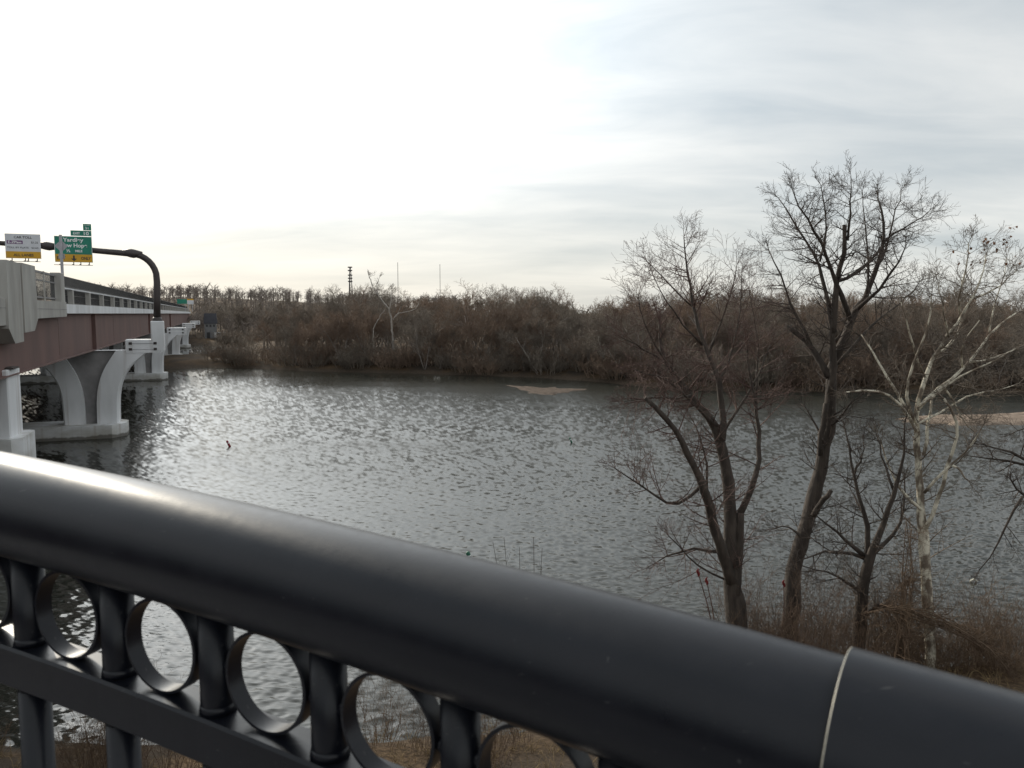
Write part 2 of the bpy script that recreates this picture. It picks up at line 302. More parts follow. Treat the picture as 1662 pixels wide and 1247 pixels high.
def river():
    """the river: a wide sheet, and over the reach in front real waves with their own slopes"""
    rg = np.random.RandomState(8); nc, nr_ = 840, 340
    py = np.linspace(563, 1250, nr_); yy = np.array([at_z(CX, p, 0)[1] for p in py]); u = np.linspace(-.80, .80, nc)
    Yw = np.repeat(yy[:, None], nc, 1); Xw = Yw*u[None, :]
    jx = rg.normal(0, .12, Xw.shape)*(Yw*(u[1]-u[0])); Xw[:, 1:-1] += jx[:, 1:-1]
    warp = np.sin(Xw*.11+Yw*.07)+np.sin(Xw*.05-Yw*.16+2)+.6*np.sin(Xw*.31+Yw*.23+1)
    gust = .95+.20*np.sin(Xw*.045+Yw*.11+.4*warp)+.16*np.sin(-Xw*.10+Yw*.035+1.7)+.12*np.sin(Xw*.23+Yw*.31)
    off = yF(Xw)-Yw; calm = .28+.72*np.clip((off-5)/40, 0, 1)
    lee = .55+.45*np.clip((Xw*BN[0]+Yw*BN[1]+9)/12, 0, 1)          # sheltered water along the bridge
    gust = np.clip(gust, .45, 1.4)*calm*lee*np.clip((34/Yw)**.7, .46, 1)      # far off only the longer swells are resolved, the rest is gloss
    Zw = np.zeros_like(Xw); gx = np.zeros_like(Xw); gy = np.zeros_like(Xw); K = 44
    for k in range(K):
        lam = .15*(.95/.15)**((k+rg.uniform())/K); th = R(78)+rg.normal(0, .62); kx, ky = math.cos(th)*2*math.pi/lam, math.sin(th)*2*math.pi/lam
        sl = WAVE_SLOPE*math.sqrt(2.0/K); a = sl*lam/(2*math.pi); ph = kx*Xw+ky*Yw+rg.uniform(0, 6.28)+warp*rg.normal(0, 1.6)
        Zw += a*np.sin(ph); c_ = sl*np.cos(ph); gx += c_*math.cos(th); gy += c_*math.sin(th)
    Zw *= gust*np.clip(40/Yw, .15, 1); gx *= gust; gy *= gust
    nrm_ = np.stack([-gx, -gy, np.ones_like(gx)], -1).reshape(-1, 3); nrm_ /= np.linalg.norm(nrm_, axis=1)[:, None]
    V_ = np.stack([Xw, Yw, Zw], -1).reshape(-1, 3); ii = np.arange(nc*nr_).reshape(nr_, nc)
    F_ = np.stack([ii[:-1, :-1], ii[1:, :-1], ii[1:, 1:], ii[:-1, 1:]], -1).reshape(-1, 4)
    V_ = np.concatenate([V_, [(-3000, -600, -.12), (3000, -600, -.12), (3000, 700, -.12), (-3000, 700, -.12)]]); n0 = nc*nr_
    F_ = np.concatenate([F_, [(n0, n0+1, n0+2, n0+3)]]); nrm_ = np.concatenate([nrm_, [(0, 0, 1)]*4])
    me_ = bpy.data.meshes.new('river_water'); nf = len(F_)
    me_.vertices.add(len(V_)); me_.vertices.foreach_set('co', V_.reshape(-1)); me_.loops.add(nf*4); me_.loops.foreach_set('vertex_index', F_.reshape(-1).astype(np.int32))
    me_.polygons.add(nf); me_.polygons.foreach_set('loop_start', np.arange(nf, dtype=np.int32)*4); me_.polygons.foreach_set('loop_total', np.full(nf, 4, np.int32)); me_.polygons.foreach_set('use_smooth', [True]*nf)
    me_.update(calc_edges=True)
    me_.normals_split_custom_set_from_vertices(nrm_.tolist()); me_.update()
    return tag(link('river_water', me_, M['water']), kind='structure')
WAVE_SLOPE = .120
river()
def sandbar(pts, hgt, seed, m_='sand'):
    c = np.mean(pts, 0); n = len(pts); v = [(*c, hgt)]; f = []; rg = np.random.RandomState(seed)
    fine = []
    for i in range(n):
        for k in range(5):
            p = np.array(pts[i])*(1-k/5)+np.array(pts[(i+1) % n])*(k/5); fine.append(p+rg.normal(0, .12, 2)+(c-p)*rg.uniform(-.12, .30))
    m = len(fine)
    for q, zf in ((1.0, -.12), (.93, .35), (.75, .7), (.45, .92)):
        for p in fine: pp = c+(p-c)*q; v.append((pp[0], pp[1], hgt*zf + (rg.normal(0, .02) if zf > 0 else 0)))
    for l in range(3):
        for i in range(m): f.append((1+l*m+i, 1+l*m+(i+1) % m, 1+(l+1)*m+(i+1) % m, 1+(l+1)*m+i))
    for i in range(m): f.append((0, 1+3*m+i, 1+3*m+(i+1) % m))
    b = MB(); b.add(v, f); return tag(b.build('sandbar', M[m_], smooth=True), kind='structure')
P2 = lambda *p: [at_z(x, y, 0)[:2] for x, y in p]
sandbar(P2((824, 626), (860, 628), (900, 629), (950, 632), (925, 638), (905, 642), (880, 643), (850, 637)), .14, 1)
sandbar(P2((1440, 681), (1490, 677), (1550, 675), (1680, 671), (1760, 672), (1760, 688), (1662, 691), (1570, 691), (1490, 687)), .35, 2, 'sand_dry')

# ------------------------------------------------------------------ the walkway rail in front of the camera
RQ = dict(x0=.06314, y0=.80327, th=-.52352, k=-.131747, h=.37158, m=-.06473, s0=-.94635, sp=.20104, rb=.024)
def rail_pt(s, off=0.0, dz=0.0):
    th, k = RQ['th'], RQ['k']; a = th+k*s
    return np.array([RQ['x0']+(math.sin(a)-math.sin(th))/k+off*math.sin(a), RQ['y0']-(math.cos(a)-math.cos(th))/k-off*math.cos(a), H-RQ['h']+RQ['m']*s+dz])
rail = empty('handrail', tuple(rail_pt(0, 0, -1.15)))
tag(rail, 'black tubular guard rail with round rings between its balusters, along the walkway', 'railing')
ro = np.array(rail.location)
def rline(s0, s1, off, dz, n): return np.array([rail_pt(s, off, dz) for s in np.linspace(s0, s1, n)])-ro
unit3 = lambda v: np.asarray(v, float)/np.linalg.norm(v)
SJ = .268                                   # where the sleeve begins
b = MB(); b.tube(rline(-3.4, SJ+.03, 0, 0, 90), .08, 64); b.build('top_rail', M['rail'], rail, True)
b = MB(); pts = rline(SJ, 2.6, 0, 0, 50); rad = np.full(50, .0893)
b.tube(pts, rad, 64, False); b.build('rail_sleeve', M['rail'], rail, True)
b = MB(); lip = rline(SJ-.0009, SJ+.0002, 0, 0, 3); b.tube(lip, [.0890, .0893, .0893], 64); M['lip'] = mat('edge_highlight', (.42, .40, .34), .5, (.4, .38, .33), 30, metal=.6); b.build('sleeve_end', M['rail'], rail)
tn = unit3(lip[-1]-lip[0]); un = unit3(np.cross(tn, (0, 0, 1))); wn = np.cross(tn, un); b = MB()
b.tube([lip[0]+.0887*(math.cos(a)*un+math.sin(a)*wn) for a in np.linspace(0, 2*math.pi, 73)], .0007, 6, False); b.build('sleeve_highlight', M['lip'], rail, True)  # thin pale ring: the sleeve edge's highlight put into its colour
def bar(s0, s1, hw, z0, z1, n, c=.004):
    prof = [(-hw, z0+c), (-hw+c, z0), (hw-c, z0), (hw, z0+c), (hw, z1-c), (hw-c, z1), (-hw+c, z1), (-hw, z1-c)]
    v = []; k = len(prof)
    for s in np.linspace(s0, s1, n): v += [tuple(rail_pt(s, o, z)-ro) for o, z in prof]
    f = [(i*k+j, i*k+(j+1) % k, (i+1)*k+(j+1) % k, (i+1)*k+j) for i in range(n-1) for j in range(k)]
    f += [tuple(range(k-1, -1, -1)), tuple(range((n-1)*k, n*k))]
    b = MB(); b.add(v, f); return b
bar(-3.4, 2.6, .032, -.292, -.224, 60).build('lower_rail', M['rail'], rail)
bar(-3.4, 2.6, .028, -1.06, -1.01, 60).build('bottom_rail', M['rail'], rail)
def ring_mesh():                            # axis along local y, standing in local x-z
    b = MB(); n = 56; v = []
    prof = [(.0715, -.0125), (.0715, .0125), (.0668, .013), (.0668, -.013)]
    for i in range(n):
        a = 2*math.pi*i/n
        v += [(r_*math.cos(a), y_, r_*math.sin(a)) for r_, y_ in prof]
    b.add(v, [(i*4+j, i*4+(j+1) % 4, ((i+1) % n)*4+(j+1) % 4, ((i+1) % n)*4+j) for i in range(n) for j in range(4)])
    me = b.mesh('ring'); me.materials.append(M['rail'])
    sm = [True]*len(me.polygons); me.polygons.foreach_set('use_smooth', sm)
    for e in me.edges:
        d = abs(e.vertices[0]-e.vertices[1])
        if d not in (1, 3): e.use_edge_sharp = True
    for e in me.edges:
        i0, i1 = e.vertices; e.use_edge_sharp = (i0 % 4 == i1 % 4)
    me.update(); return me
ring_me = ring_mesh()
b = MB(); b.tube([(0, 0, -.08), (0, 0, -.30)], .024, 32); b.tube([(0, 0, -.212), (0, 0, -.2235)], [.0243, .0262], 32); b.tube([(0, 0, -.29), (0, 0, -1.15)], .024, 32); bal_me = b.mesh('baluster', True); bal_me.materials.append(M['rail'])
for p_ in bal_me.polygons: p_.use_smooth = abs(p_.normal.z) < .8
b = MB(); b.tube([(.0705, 0, 0), (.0775, 0, 0)], [.0075, .011], 10); weld_me = b.mesh('weld', True); weld_me.materials.append(M['rail'])
for i in range(-12, 18):
    s = RQ['s0']+i*RQ['sp']; p = rail_pt(s)-ro; a = RQ['th']+RQ['k']*s
    o = link('baluster', bal_me, None, rail); o.location = p
    s2 = s+RQ['sp']/2; p = rail_pt(s2, 0, -.152)-ro; a = RQ['th']+RQ['k']*s2
    if i < 17:
        g = link('ring', ring_me, None, rail); g.location = p; g.rotation_euler = (0, math.atan(-RQ['m']), a)
        wl = link('weld', weld_me, None, g); wl = link('weld', weld_me, None, g); wl.rotation_euler = (0, math.pi, 0)
# concrete walkway under the camera, following the rail
v = []; n = 40
for s in np.linspace(-3.4, 2.6, n):
    v += [tuple(rail_pt(s, -.14, -1.15)), tuple(rail_pt(s, 3.4, -1.15)), tuple(rail_pt(s, 3.4, -1.5)), tuple(rail_pt(s, -.14, -1.5))]
b = MB(); b.add(v, [(i*4+j, i*4+(j+1) % 4, (i+1)*4+(j+1) % 4, (i+1)*4+j) for i in range(n-1) for j in range(4)]+[(3, 2, 1, 0), tuple(range((n-1)*4, n*4))])
deck = tag(b.build('walkway_deck', M['concrete_panel']), kind='structure')
for s in (-2.6, 1.9):
    p = rail_pt(s, 1.6, -1.45); b = MB(); b.tube([p, (p[0], p[1], -.5)], .38, 28); b.build('walkway_column', M['concrete'], deck, True)

# ------------------------------------------------------------------ road bridge (local x = across, y = along, z = up)
T0 = -9.15
br = empty('highway_bridge', (0, 0, 0), -AZB)
tag(br, 'long red steel girder road bridge on white flared concrete piers over the river', 'bridge')
S0, S1, TW = -15.0, 330.0, -45.0
b = MB(); b.box(TW, T0, 57.6, S1, 10.0, 10.62); b.build('deck_fascia', M['concrete_white'], br)
b = MB(); b.box(TW, T0-.25, S0, 57.59, 9.78, 10.5); b.build('deck_slab', M['concrete'], br)
b = MB(); b.box(TW+.6, T0-.6, S0, S1, 10.6, 10.66); b.build('roadway', M['asphalt'], br)
for i, t in enumerate(np.linspace(T0-.42, TW+1.0, 8)):
    b = MB(); b.box(t-.03, t+.03, S0, S1, 7.06, 9.95); b.box(t-.33, t+.33, S0, S1, 7.0, 7.06); b.box(t-.26, t+.26, S0, S1, 9.94, 9.99)
    g = b.build('girder', M['steel_red'], br)
    if i == 0:
        for s in list(np.arange(46.5, 240, 3.2)):
            near_pier = min(abs(s-k) for k in (44.2, 71, 129, 187, 245)) < 1.7
            if near_pier:
                b = MB(); b.box(t+.031, t+(.30 if near_pier else .12), s-.02, s+.02, 7.061, 9.939); b.build('stiffener', M['steel_red'], g)
        b = MB()
        for s in (58, 87, 116, 145, 174): b.box(t+.031, t+.042, s-.6, s+.6, 7.3, 9.7)
        b.build('splice_plate', M['steel_red'], g)
for s in (52, 63, 71, 82, 93, 104, 115, 129, 145, 160, 187):
    b = MB(); b.box(TW+1, T0-.46, s-.05, s+.05, 7.6, 9.6); b.build('cross_frame', M['steel_red'], br)
# piers
def curve_pts(pts, n=14):
    p = np.array(pts, float); t = np.linspace(0, 1, len(p)); tt = np.linspace(0, 1, n)
    out = np.stack([np.interp(tt, t, p[:, 0]), np.interp(tt, t, p[:, 1])], 1)
    for _ in range(2): out[1:-1] = (out[:-2]+2*out[1:-1]+out[2:])/4
    return out
INN = curve_pts([(.42, 1.0), (.43, 2.4), (.50, 3.6), (.72, 4.6), (1.08, 5.5), (1.52, 6.25), (2.0, 6.98)], 18)
OUT = curve_pts([(1.98, 1.0), (2.0, 2.4), (2.08, 3.6), (2.32, 4.5), (2.75, 5.3), (3.35, 6.05), (4.25, 6.75), (4.6, 6.98)], 18)
def pier_parts():
    """meshes for one pier, local to its centre line (y=0), x as bridge t"""
    out = []
    pl = MB(); pl.prism([(-44.5, -2.1), (-8.1, -2.1), (-7.15, -.9), (-7.15, .9), (-8.1, 2.1), (-44.5, 2.1)], 'z', -1.8, 1.05); out.append(('plinth', pl.mesh('plinth'), 'stain'))
    for c in (-9.7, -21.2, -32.7, -41.2):
        w = MB(); poly = [(c+x-.02, z) for x, z in OUT[:, :]*np.array([.85, 1])] ; poly = [(c+x+.05, z) for x, z in INN]+[(c-x-.05, z) for x, z in INN[::-1]]
        w.prism(poly, 'y', -.55, .55); out.append(('infill_wall', w.mesh('infill_wall'), 'concrete_panel'))
        for sg in (-1, 1):
            a = MB(); n = len(INN); v = []
            for (xi, z), (xo, z2) in zip(INN, OUT):
                zi, zo = (z, z2)
                d = .95
                v += [(c+sg*xi, -d, zi), (c+sg*(xo-.12), -d, zo), (c+sg*xo, -d+.12, zo), (c+sg*xo, d-.12, zo), (c+sg*(xo-.12), d, zo), (c+sg*xi, d, zi)]
            k = 6; f = [(i*k+j, i*k+(j+1) % k, (i+1)*k+(j+1) % k, (i+1)*k+j) for i in range(n-1) for j in range(k)]+[tuple(range(k-1, -1, -1)), tuple(range((n-1)*k, n*k))]
            if sg < 0: f = [tuple(reversed(q)) for q in f]
            a.add(v, f); out.append(('arm', a.mesh('arm'), 'concrete_white'))
    br_ = MB(); br_.cbox(-7.0, -4.35, -.99, .99, 6.78, 7.86, .05); out.append(('bracket', br_.mesh('bracket'), 'concrete_white'))
    for x in (-6.6, -4.75):
        for z in (7.08, 7.56):
            q = MB(); q.box(x-.12, x+.12, -1.04, -.985, z-.1, z+.1); q.tube([(x, -1.04, z), (x, -1.1, z)], .05, 8); out.append(('anchor_plate', q.mesh('anchor_plate'), 'gantry'))
    for z in (7.08, 7.56):
        q = MB(); q.tube([(-6.5, -1.012, z), (-4.85, -1.012, z)], .018, 6); out.append(('tie_rod', q.mesh('tie_rod'), 'galv'))
    return out
PP = pier_parts()
for name, me_, mt in PP: me_.materials.append(M[mt])
for s in (71.4, 129.4, 187.4, 245.4):
    b = MB(); b.box(-44, -6.9, -.8, .8, 6.981, 7.0)
    p = b.build('pier', M['concrete_white'], br); p.location = (0, s, 0)
    for name, me_, mt in PP:
        if name == 'plinth' and s > 240: pass
        link(name, me_, None, p)
b = MB(); b.cbox(-46, -9.32, 42.8, 45.3, 2.5, 7.32, .06); p = b.build('end_pier', M['concrete_white'], br)
b = MB(); b.prism([(-46, 42.4), (-9.25, 42.4), (-8.85, 42.9), (-8.85, 45.5), (-9.2, 45.9), (-46, 45.9)], 'z', -1.8, 4.05); b.build('pier_base', M['stain'], p)
b = MB(); b.box(T0-.82, T0-.02, 43.3, 44.5, 7.321, 7.40); b.box(T0-.7, T0-.14, 43.5, 44.3, 7.40, 6.999+.001 if False else 7.42); b.build('bearing', M['gantry'], p)
# parapet over the spans: posts, thin top rail, dark fence behind
post = MB(); post.cbox(T0-.38, T0-.05, -.24, .24, 10.62, 11.62, .03); post_me = post.mesh('parapet_post'); post_me.materials.append(M['concrete'])
panel = MB()
for k in range(52): y = .15+k*.15; panel.box(-.012, .012, y-.012, y+.012, .09, 1.86)
for z in (.05, .62, 1.2, 1.88): panel.box(-.025, .025, 0, 7.8, z-.03, z+.03)
panel.box(-.004, .004, .02, 7.78, 1.21, 1.85)
panel_me = panel.mesh('fence_panel'); panel_me.materials.append(M['rail_black'])
for k in range(32):
    s = 61.6+k*7.8
    o = link('parapet_post', post_me, None, br); o.location = (0, s, 0)
    o = link('fence_panel', panel_me, None, br); o.location = (T0-.46, s-3.9, 10.63)
b = MB(); b.box(T0-.36, T0-.07, 57.6, 315, 11.62, 11.71); b.build('parapet_rail', M['concrete_white'], br)
b = MB(); b.box(TW, TW+.4, S0, S1, 10.62, 12.4); b.build('far_barrier', M['rail_black'], br)
b = MB(); b.box(-27.2, -26.6, S0, S1, 10.66, 11.6); b.build('median_barrier', M['concrete'], br)
# thick concrete end block with two pilasters
def eb(s0, s1, t0, t1, z0, z1, name, m='concrete', c=.03):
    b = MB(); b.cbox(t0, t1, s0, s1, z0, z1, c); return b.build(name, M[m], br)
b = MB(); b.prism([(-15, 9.10), (41.9, 9.46), (48.0, 9.72), (57.4, 9.80), (57.4, 10.74), (-15, 10.50)], 'x', T0-.45, T0+.15); b.build('end_wall', M['concrete'], br)
for a, c in ((-15, 41.8), (48.2, 57.35)): b = MB(); b.box(T0+.1505, T0+.162, a, c, 10.24, 10.27); b.build('wall_seam', M['concrete_panel'], br)
b = MB(); b.prism([(41.7, 9.3), (42.75, 8.58), (44.55, 8.62), (44.62, 12.46), (41.9, 12.46)], 'x', T0-.5, T0+.24); b.build('pilaster', M['concrete'], br)
b = MB(); b.prism([(44.78, 9.05), (47.0, 9.1), (48.0, 9.75), (47.85, 12.5), (44.78, 12.5)], 'x', T0-.5, T0+.27); b.build('pilaster', M['concrete'], br)
eb(55.9, 57.3, T0-.45, T0+.12, 10.73, 12.55, 'end_post')
for (a, c) in ((48.0, 55.85), (-14.9, 41.65)):
    b = MB()
    for s in np.arange(a+.2, c, .16): b.box(T0-.21, T0-.19, s-.012, s+.012, 10.8, 12.3)
    b.build('fence_panel', M['rail_black'], br)
    b = MB(); b.box(T0-.26, T0-.14, a, c, 12.3, 12.42); b.box(T0-.24, T0-.16, a, c, 11.85, 11.93); b.box(T0-.24, T0-.16, a, c, 10.88, 10.97); b.build('fence_rail', M['galv'] if False else M['concrete_panel'], br)
    for s in ((a+1.3, a+4.1) if a > 0 else np.arange(-12, 41, 3.2)):
        b = MB(); b.box(T0-.15, T0-.07, s-.05, s+.05, 10.72, 12.44); b.build('fence_post', M['concrete'], br)

# ------------------------------------------------------------------ sign gantry on the first pier
def text_mesh(txt, h, x, z, y, align='CENTER', bold=0.0, width=None):
    cu = bpy.data.curves.new('txt', 'FONT'); cu.body = txt; cu.size = h/.70; cu.align_x = align; cu.extrude = .006; cu.offset = bold
    ob = bpy.data.objects.new('txt', cu); COL.objects.link(ob); bpy.context.view_layer.update()
    me_ = bpy.data.meshes.new_from_object(ob.evaluated_get(bpy.context.evaluated_depsgraph_get())); bpy.data.objects.remove(ob)
    co = np.zeros(len(me_.vertices)*3); me_.vertices.foreach_get('co', co); co = co.reshape(-1, 3)
    if width and len(co): co[:, 0] *= width/(co[:, 0].max()-co[:, 0].min())
    out = np.stack([co[:, 0]+x, np.full(len(co), y)-co[:, 2], co[:, 1]+z], 1); me_.vertices.foreach_set('co', out.reshape(-1)); me_.update(); return me_
def lettering(parent, m, *items):
    for it in items:
        me_ = text_mesh(*it); me_.materials.clear(); me_.materials.append(M[m]); link('lettering', me_, None, parent)
SG = 70.9
gx = br
ga = empty('sign_gantry', tuple((SG*BD-4.55*BN).tolist())+(7.0,), -AZB)
tag(ga, 'dark curved pipe gantry carrying a white toll sign and a green exit sign', 'sign gantry')
def gl(mb, name, m, smooth=False, parent=None):    # build with bridge coordinates, shifted to the gantry's base
    for a in mb.v: a -= np.array([-4.55, SG, 7.0])
    return mb.build(name, M[m], parent or ga, smooth)
b = MB(); b.cbox(-5.05, -4.05, SG-.5, SG+.5, 6.9, 9.38, .06); gl(b, 'pedestal', 'concrete_white')
b = MB(); b.tube([(-4.55, SG, 9.38), (-4.55, SG, 9.46), (-4.55, SG, 9.56), (-4.55, SG, 9.7)], [.40, .40, .36, .30], 24); gl(b, 'base_plate', 'gantry', True)
path = [(-4.55, SG, 9.6), (-4.5, SG, 11.2), (-4.45, SG, 12.6)]
for k in range(1, 9):
    a = k/8*math.pi/2; path.append((-6.3+1.85*math.cos(a), SG, 12.9+1.95*math.sin(a)))
path += [(-8.5, SG, 15.0), (-12, SG, 15.28), (-17, SG, 15.5)]
b = MB(); b.tube(path, [.27, .265, .26]+[.25]*8+[.225, .21, .19], 20); gl(b, 'mast', 'gantry', True)
for x, z, r_ in ((-6.2, 14.88, .36), (-12.2, 15.29, .33)):
    b = MB(); b.tube([(x+.75, SG, z-.04), (x+.12, SG, z-.02), (x-.12, SG, z+.02), (x-.75, SG, z+.06)], [.2, r_, r_, .2], 16); gl(b, 'arm_coupling', 'gantry', True)
YS = SG-.36
def sign(x0, x1, z0, z1, m, name, label=None, parent=None):
    b = MB(); b.box(x0, x1, YS-.03, YS+.03, z0, z1); o = gl(b, name, m, False, parent)
    if label: o['label'] = label
    return o
OFF = np.array([-4.55, SG, 7.0])
def T(parent, m, txt, h, x, z, width=None, bold=.0): lettering(parent, m, (txt, h, x-OFF[0], z-OFF[2], YS-.034-OFF[1], 'CENTER', bold, width))
def rect(parent, x0, x1, z0, z1, m, name, y=None):
    b = MB(); y = YS-.031 if y is None else y; b.box(x0, x1, y-.008, y, z0, z1); return gl(b, name, m, False, parent)
g = sign(-11.68, -9.05, 14.05, 16.08, 'sign_green', 'sign_panel', 'green exit sign with a yellow exit only strip')
for q in ((-11.68, -9.05, 16.05, 16.08), (-11.68, -11.65, 14.68, 16.05), (-9.08, -9.05, 14.68, 16.05)): rect(g, *q, 'letter_white', 'border')
rect(g, -11.66, -9.07, 14.07, 14.665, 'sign_yellow', 'yellow_strip')
T(g, 'letter_white', 'Yardley', .29, -10.36, 15.66, 1.45, .012); T(g, 'letter_white', 'New Hope', .29, -10.36, 15.23, 1.9, .012); T(g, 'letter_white', '\u00bd', .24, -10.72, 14.83, .27, .008); T(g, 'letter_white', 'MILE', .17, -10.0, 14.85, .5, .008)
def T2(parent, m, txt, h, x, z, width=None, bold=.0): lettering(parent, m, (txt, h, x-OFF[0], z-OFF[2], YS-.042-OFF[1], 'CENTER', bold, width))
T2(g, 'letter_black', 'EXIT', .22, -11.25, 14.26, .62, .008); T2(g, 'letter_black', 'ONLY', .22, -9.52, 14.26, .68, .008)
b = MB(); b.prism([(-10.36, 14.14), (-10.14, 14.33), (-10.27, 14.33), (-10.30, 14.36), (-10.30, 14.58), (-10.42, 14.58), (-10.42, 14.36), (-10.45, 14.33), (-10.58, 14.33)], 'y', YS-.05, YS-.040); gl(b, 'down_arrow', 'letter_black', False, g)
g2 = sign(-10.52, -9.05, 16.12, 16.55, 'sign_green', 'sign_panel', 'small green exit number tab'); T(g2, 'letter_white', 'EXIT', .17, -10.1, 16.24, .48, .008); T(g2, 'letter_white', '10', .24, -9.45, 16.21, .36, .01)
for q in ((-10.52, -9.05, 16.53, 16.55), (-10.52, -10.5, 16.14, 16.53), (-9.07, -9.05, 16.14, 16.53), (-10.52, -9.05, 16.12, 16.14)): rect(g2, *q, 'letter_white', 'border')
g3 = sign(-9.62, -9.05, 16.58, 17.08, 'sign_green', 'sign_panel', 'tiny dark green old exit number tab'); T(g3, 'letter_white', 'OLD EXIT', .07, -9.34, 16.93, .44); T(g3, 'letter_white', '31', .17, -9.34, 16.66, .24, .006)
w = sign(-15.0, -12.62, 14.26, 16.14, 'sign_white', 'sign_panel', 'white car toll sign with a yellow all lanes strip')
rect(w, -14.98, -12.64, 14.28, 14.79, 'sign_yellow', 'yellow_strip')
T(w, 'letter_black', 'CAR TOLL', .17, -13.8, 15.80, 1.2, .004); rect(w, -14.88, -13.82, 15.37, 15.63, 'sign_purple', 'logo_panel')
T2(w, 'letter_white', 'E-ZPass', .17, -14.35, 15.42, .9, .006); T(w, 'letter_black', '$1.25', .15, -13.02, 15.43, .46); T(w, 'letter_black', 'TOLL BY PLATE', .13, -14.16, 15.03, 1.45); T(w, 'letter_black', '$2.60', .12, -13.02, 15.03, .46)
T2(w, 'letter_black', 'ALL LANES', .19, -13.8, 14.43, 1.35, .006)
for x0, x1, zt in ((-15, -12.6, 14.02), (-11.7, -9.0, 13.82)):
    b = MB(); b.box(x0, x1, YS-.5, YS-.44, zt-.04, zt)
    for x in (x0+.4, x0+1.3, x1-.9, x1-.3): b.box(x-.03, x+.03, YS-.5, YS+.02, zt, zt+.06); b.box(x-.03, x+.03, YS-.02, YS+.04, zt, zt+.3)
    gl(b, 'light_bracket', 'gantry')
for x in (-14.4, -13.2, -11.1, -9.6):
    b = MB(); b.box(x-.05, x+.05, YS+.035, SG+.02, 14.4, 15.95); gl(b, 'sign_hanger', 'gantry')

# small road sign seen from behind
po = empty('road_sign', tuple((64.7*BD-10.3*BN).tolist())+(10.66,), -AZB); tag(po, 'grey steel post with a diamond road sign seen from behind, on the bridge edge', 'sign')
b = MB(); b.box(-.09, .09, -.06, .06, 0, 5.0); b.build('post', M['galv'], po)
b = MB(); b.prism([(-.44, 4.2), (0, 3.76), (.44, 4.2), (0, 4.64)], 'y', .065, .085); b.build('sign_back', M['galv'], po)
b = MB(); b.box(-.2, .2, .065, .085, 3.3, 3.66); b.build('sign_back', M['galv'], po)

# ------------------------------------------------------------------ trees
def unit(v): return v/(np.linalg.norm(v)+1e-9)
def sprout(rg, segs, p, d, L, r, level, maxl, kids, up=.10, wig=.22, minr=.004, shrink=.5, spread=.9, nseg=None):
    """one twig with wobble and its side twigs, appended as tapered pieces"""
    n = nseg or (4 if level < maxl else 3); pts = [p]; dd = unit(d); st = L/n
    for i in range(n):
        dd = unit(dd+rg.normal(0, wig, 3)+np.array([0, 0, up])); pts.append(pts[-1]+dd*st)
    rr_ = [max(minr, r*(1-.75*i/n)) for i in range(n+1)]
    for i in range(n): segs.append((pts[i], pts[i+1], rr_[i], rr_[i+1]))
    if level >= maxl: return
    k = max(1, int(round(kids[level]*rg.uniform(.7, 1.3))))
    for j in range(k):
        f = .15+.85*(j+rg.uniform(0, 1))/k; i = min(int(f*n), n-1); q = pts[i]+(pts[i+1]-pts[i])*(f*n-i)
        dl = unit(pts[i+1]-pts[i]); side = unit(np.cross(dl, rg.normal(0, 1, 3)))
        sprout(rg, segs, q, dl*rg.uniform(.4, .9)+side*spread, L*shrink*rg.uniform(.6, 1.2)*(1.15-.5*f), max(minr, rr_[i]*.55), level+1, maxl, kids, up, wig, minr, shrink, spread)
def smooth_path(p, n):
    p = np.asarray(p, float); d = np.concatenate([[0], np.cumsum(np.linalg.norm(np.diff(p, axis=0), axis=1))]); t = np.linspace(0, d[-1], n)
    q = np.stack([np.interp(t, d, p[:, k]) for k in range(p.shape[1])], 1)
    for _ in range(2): q[1:-1] = (q[:-2]+2*q[1:-1]+q[2:])/4
    return q
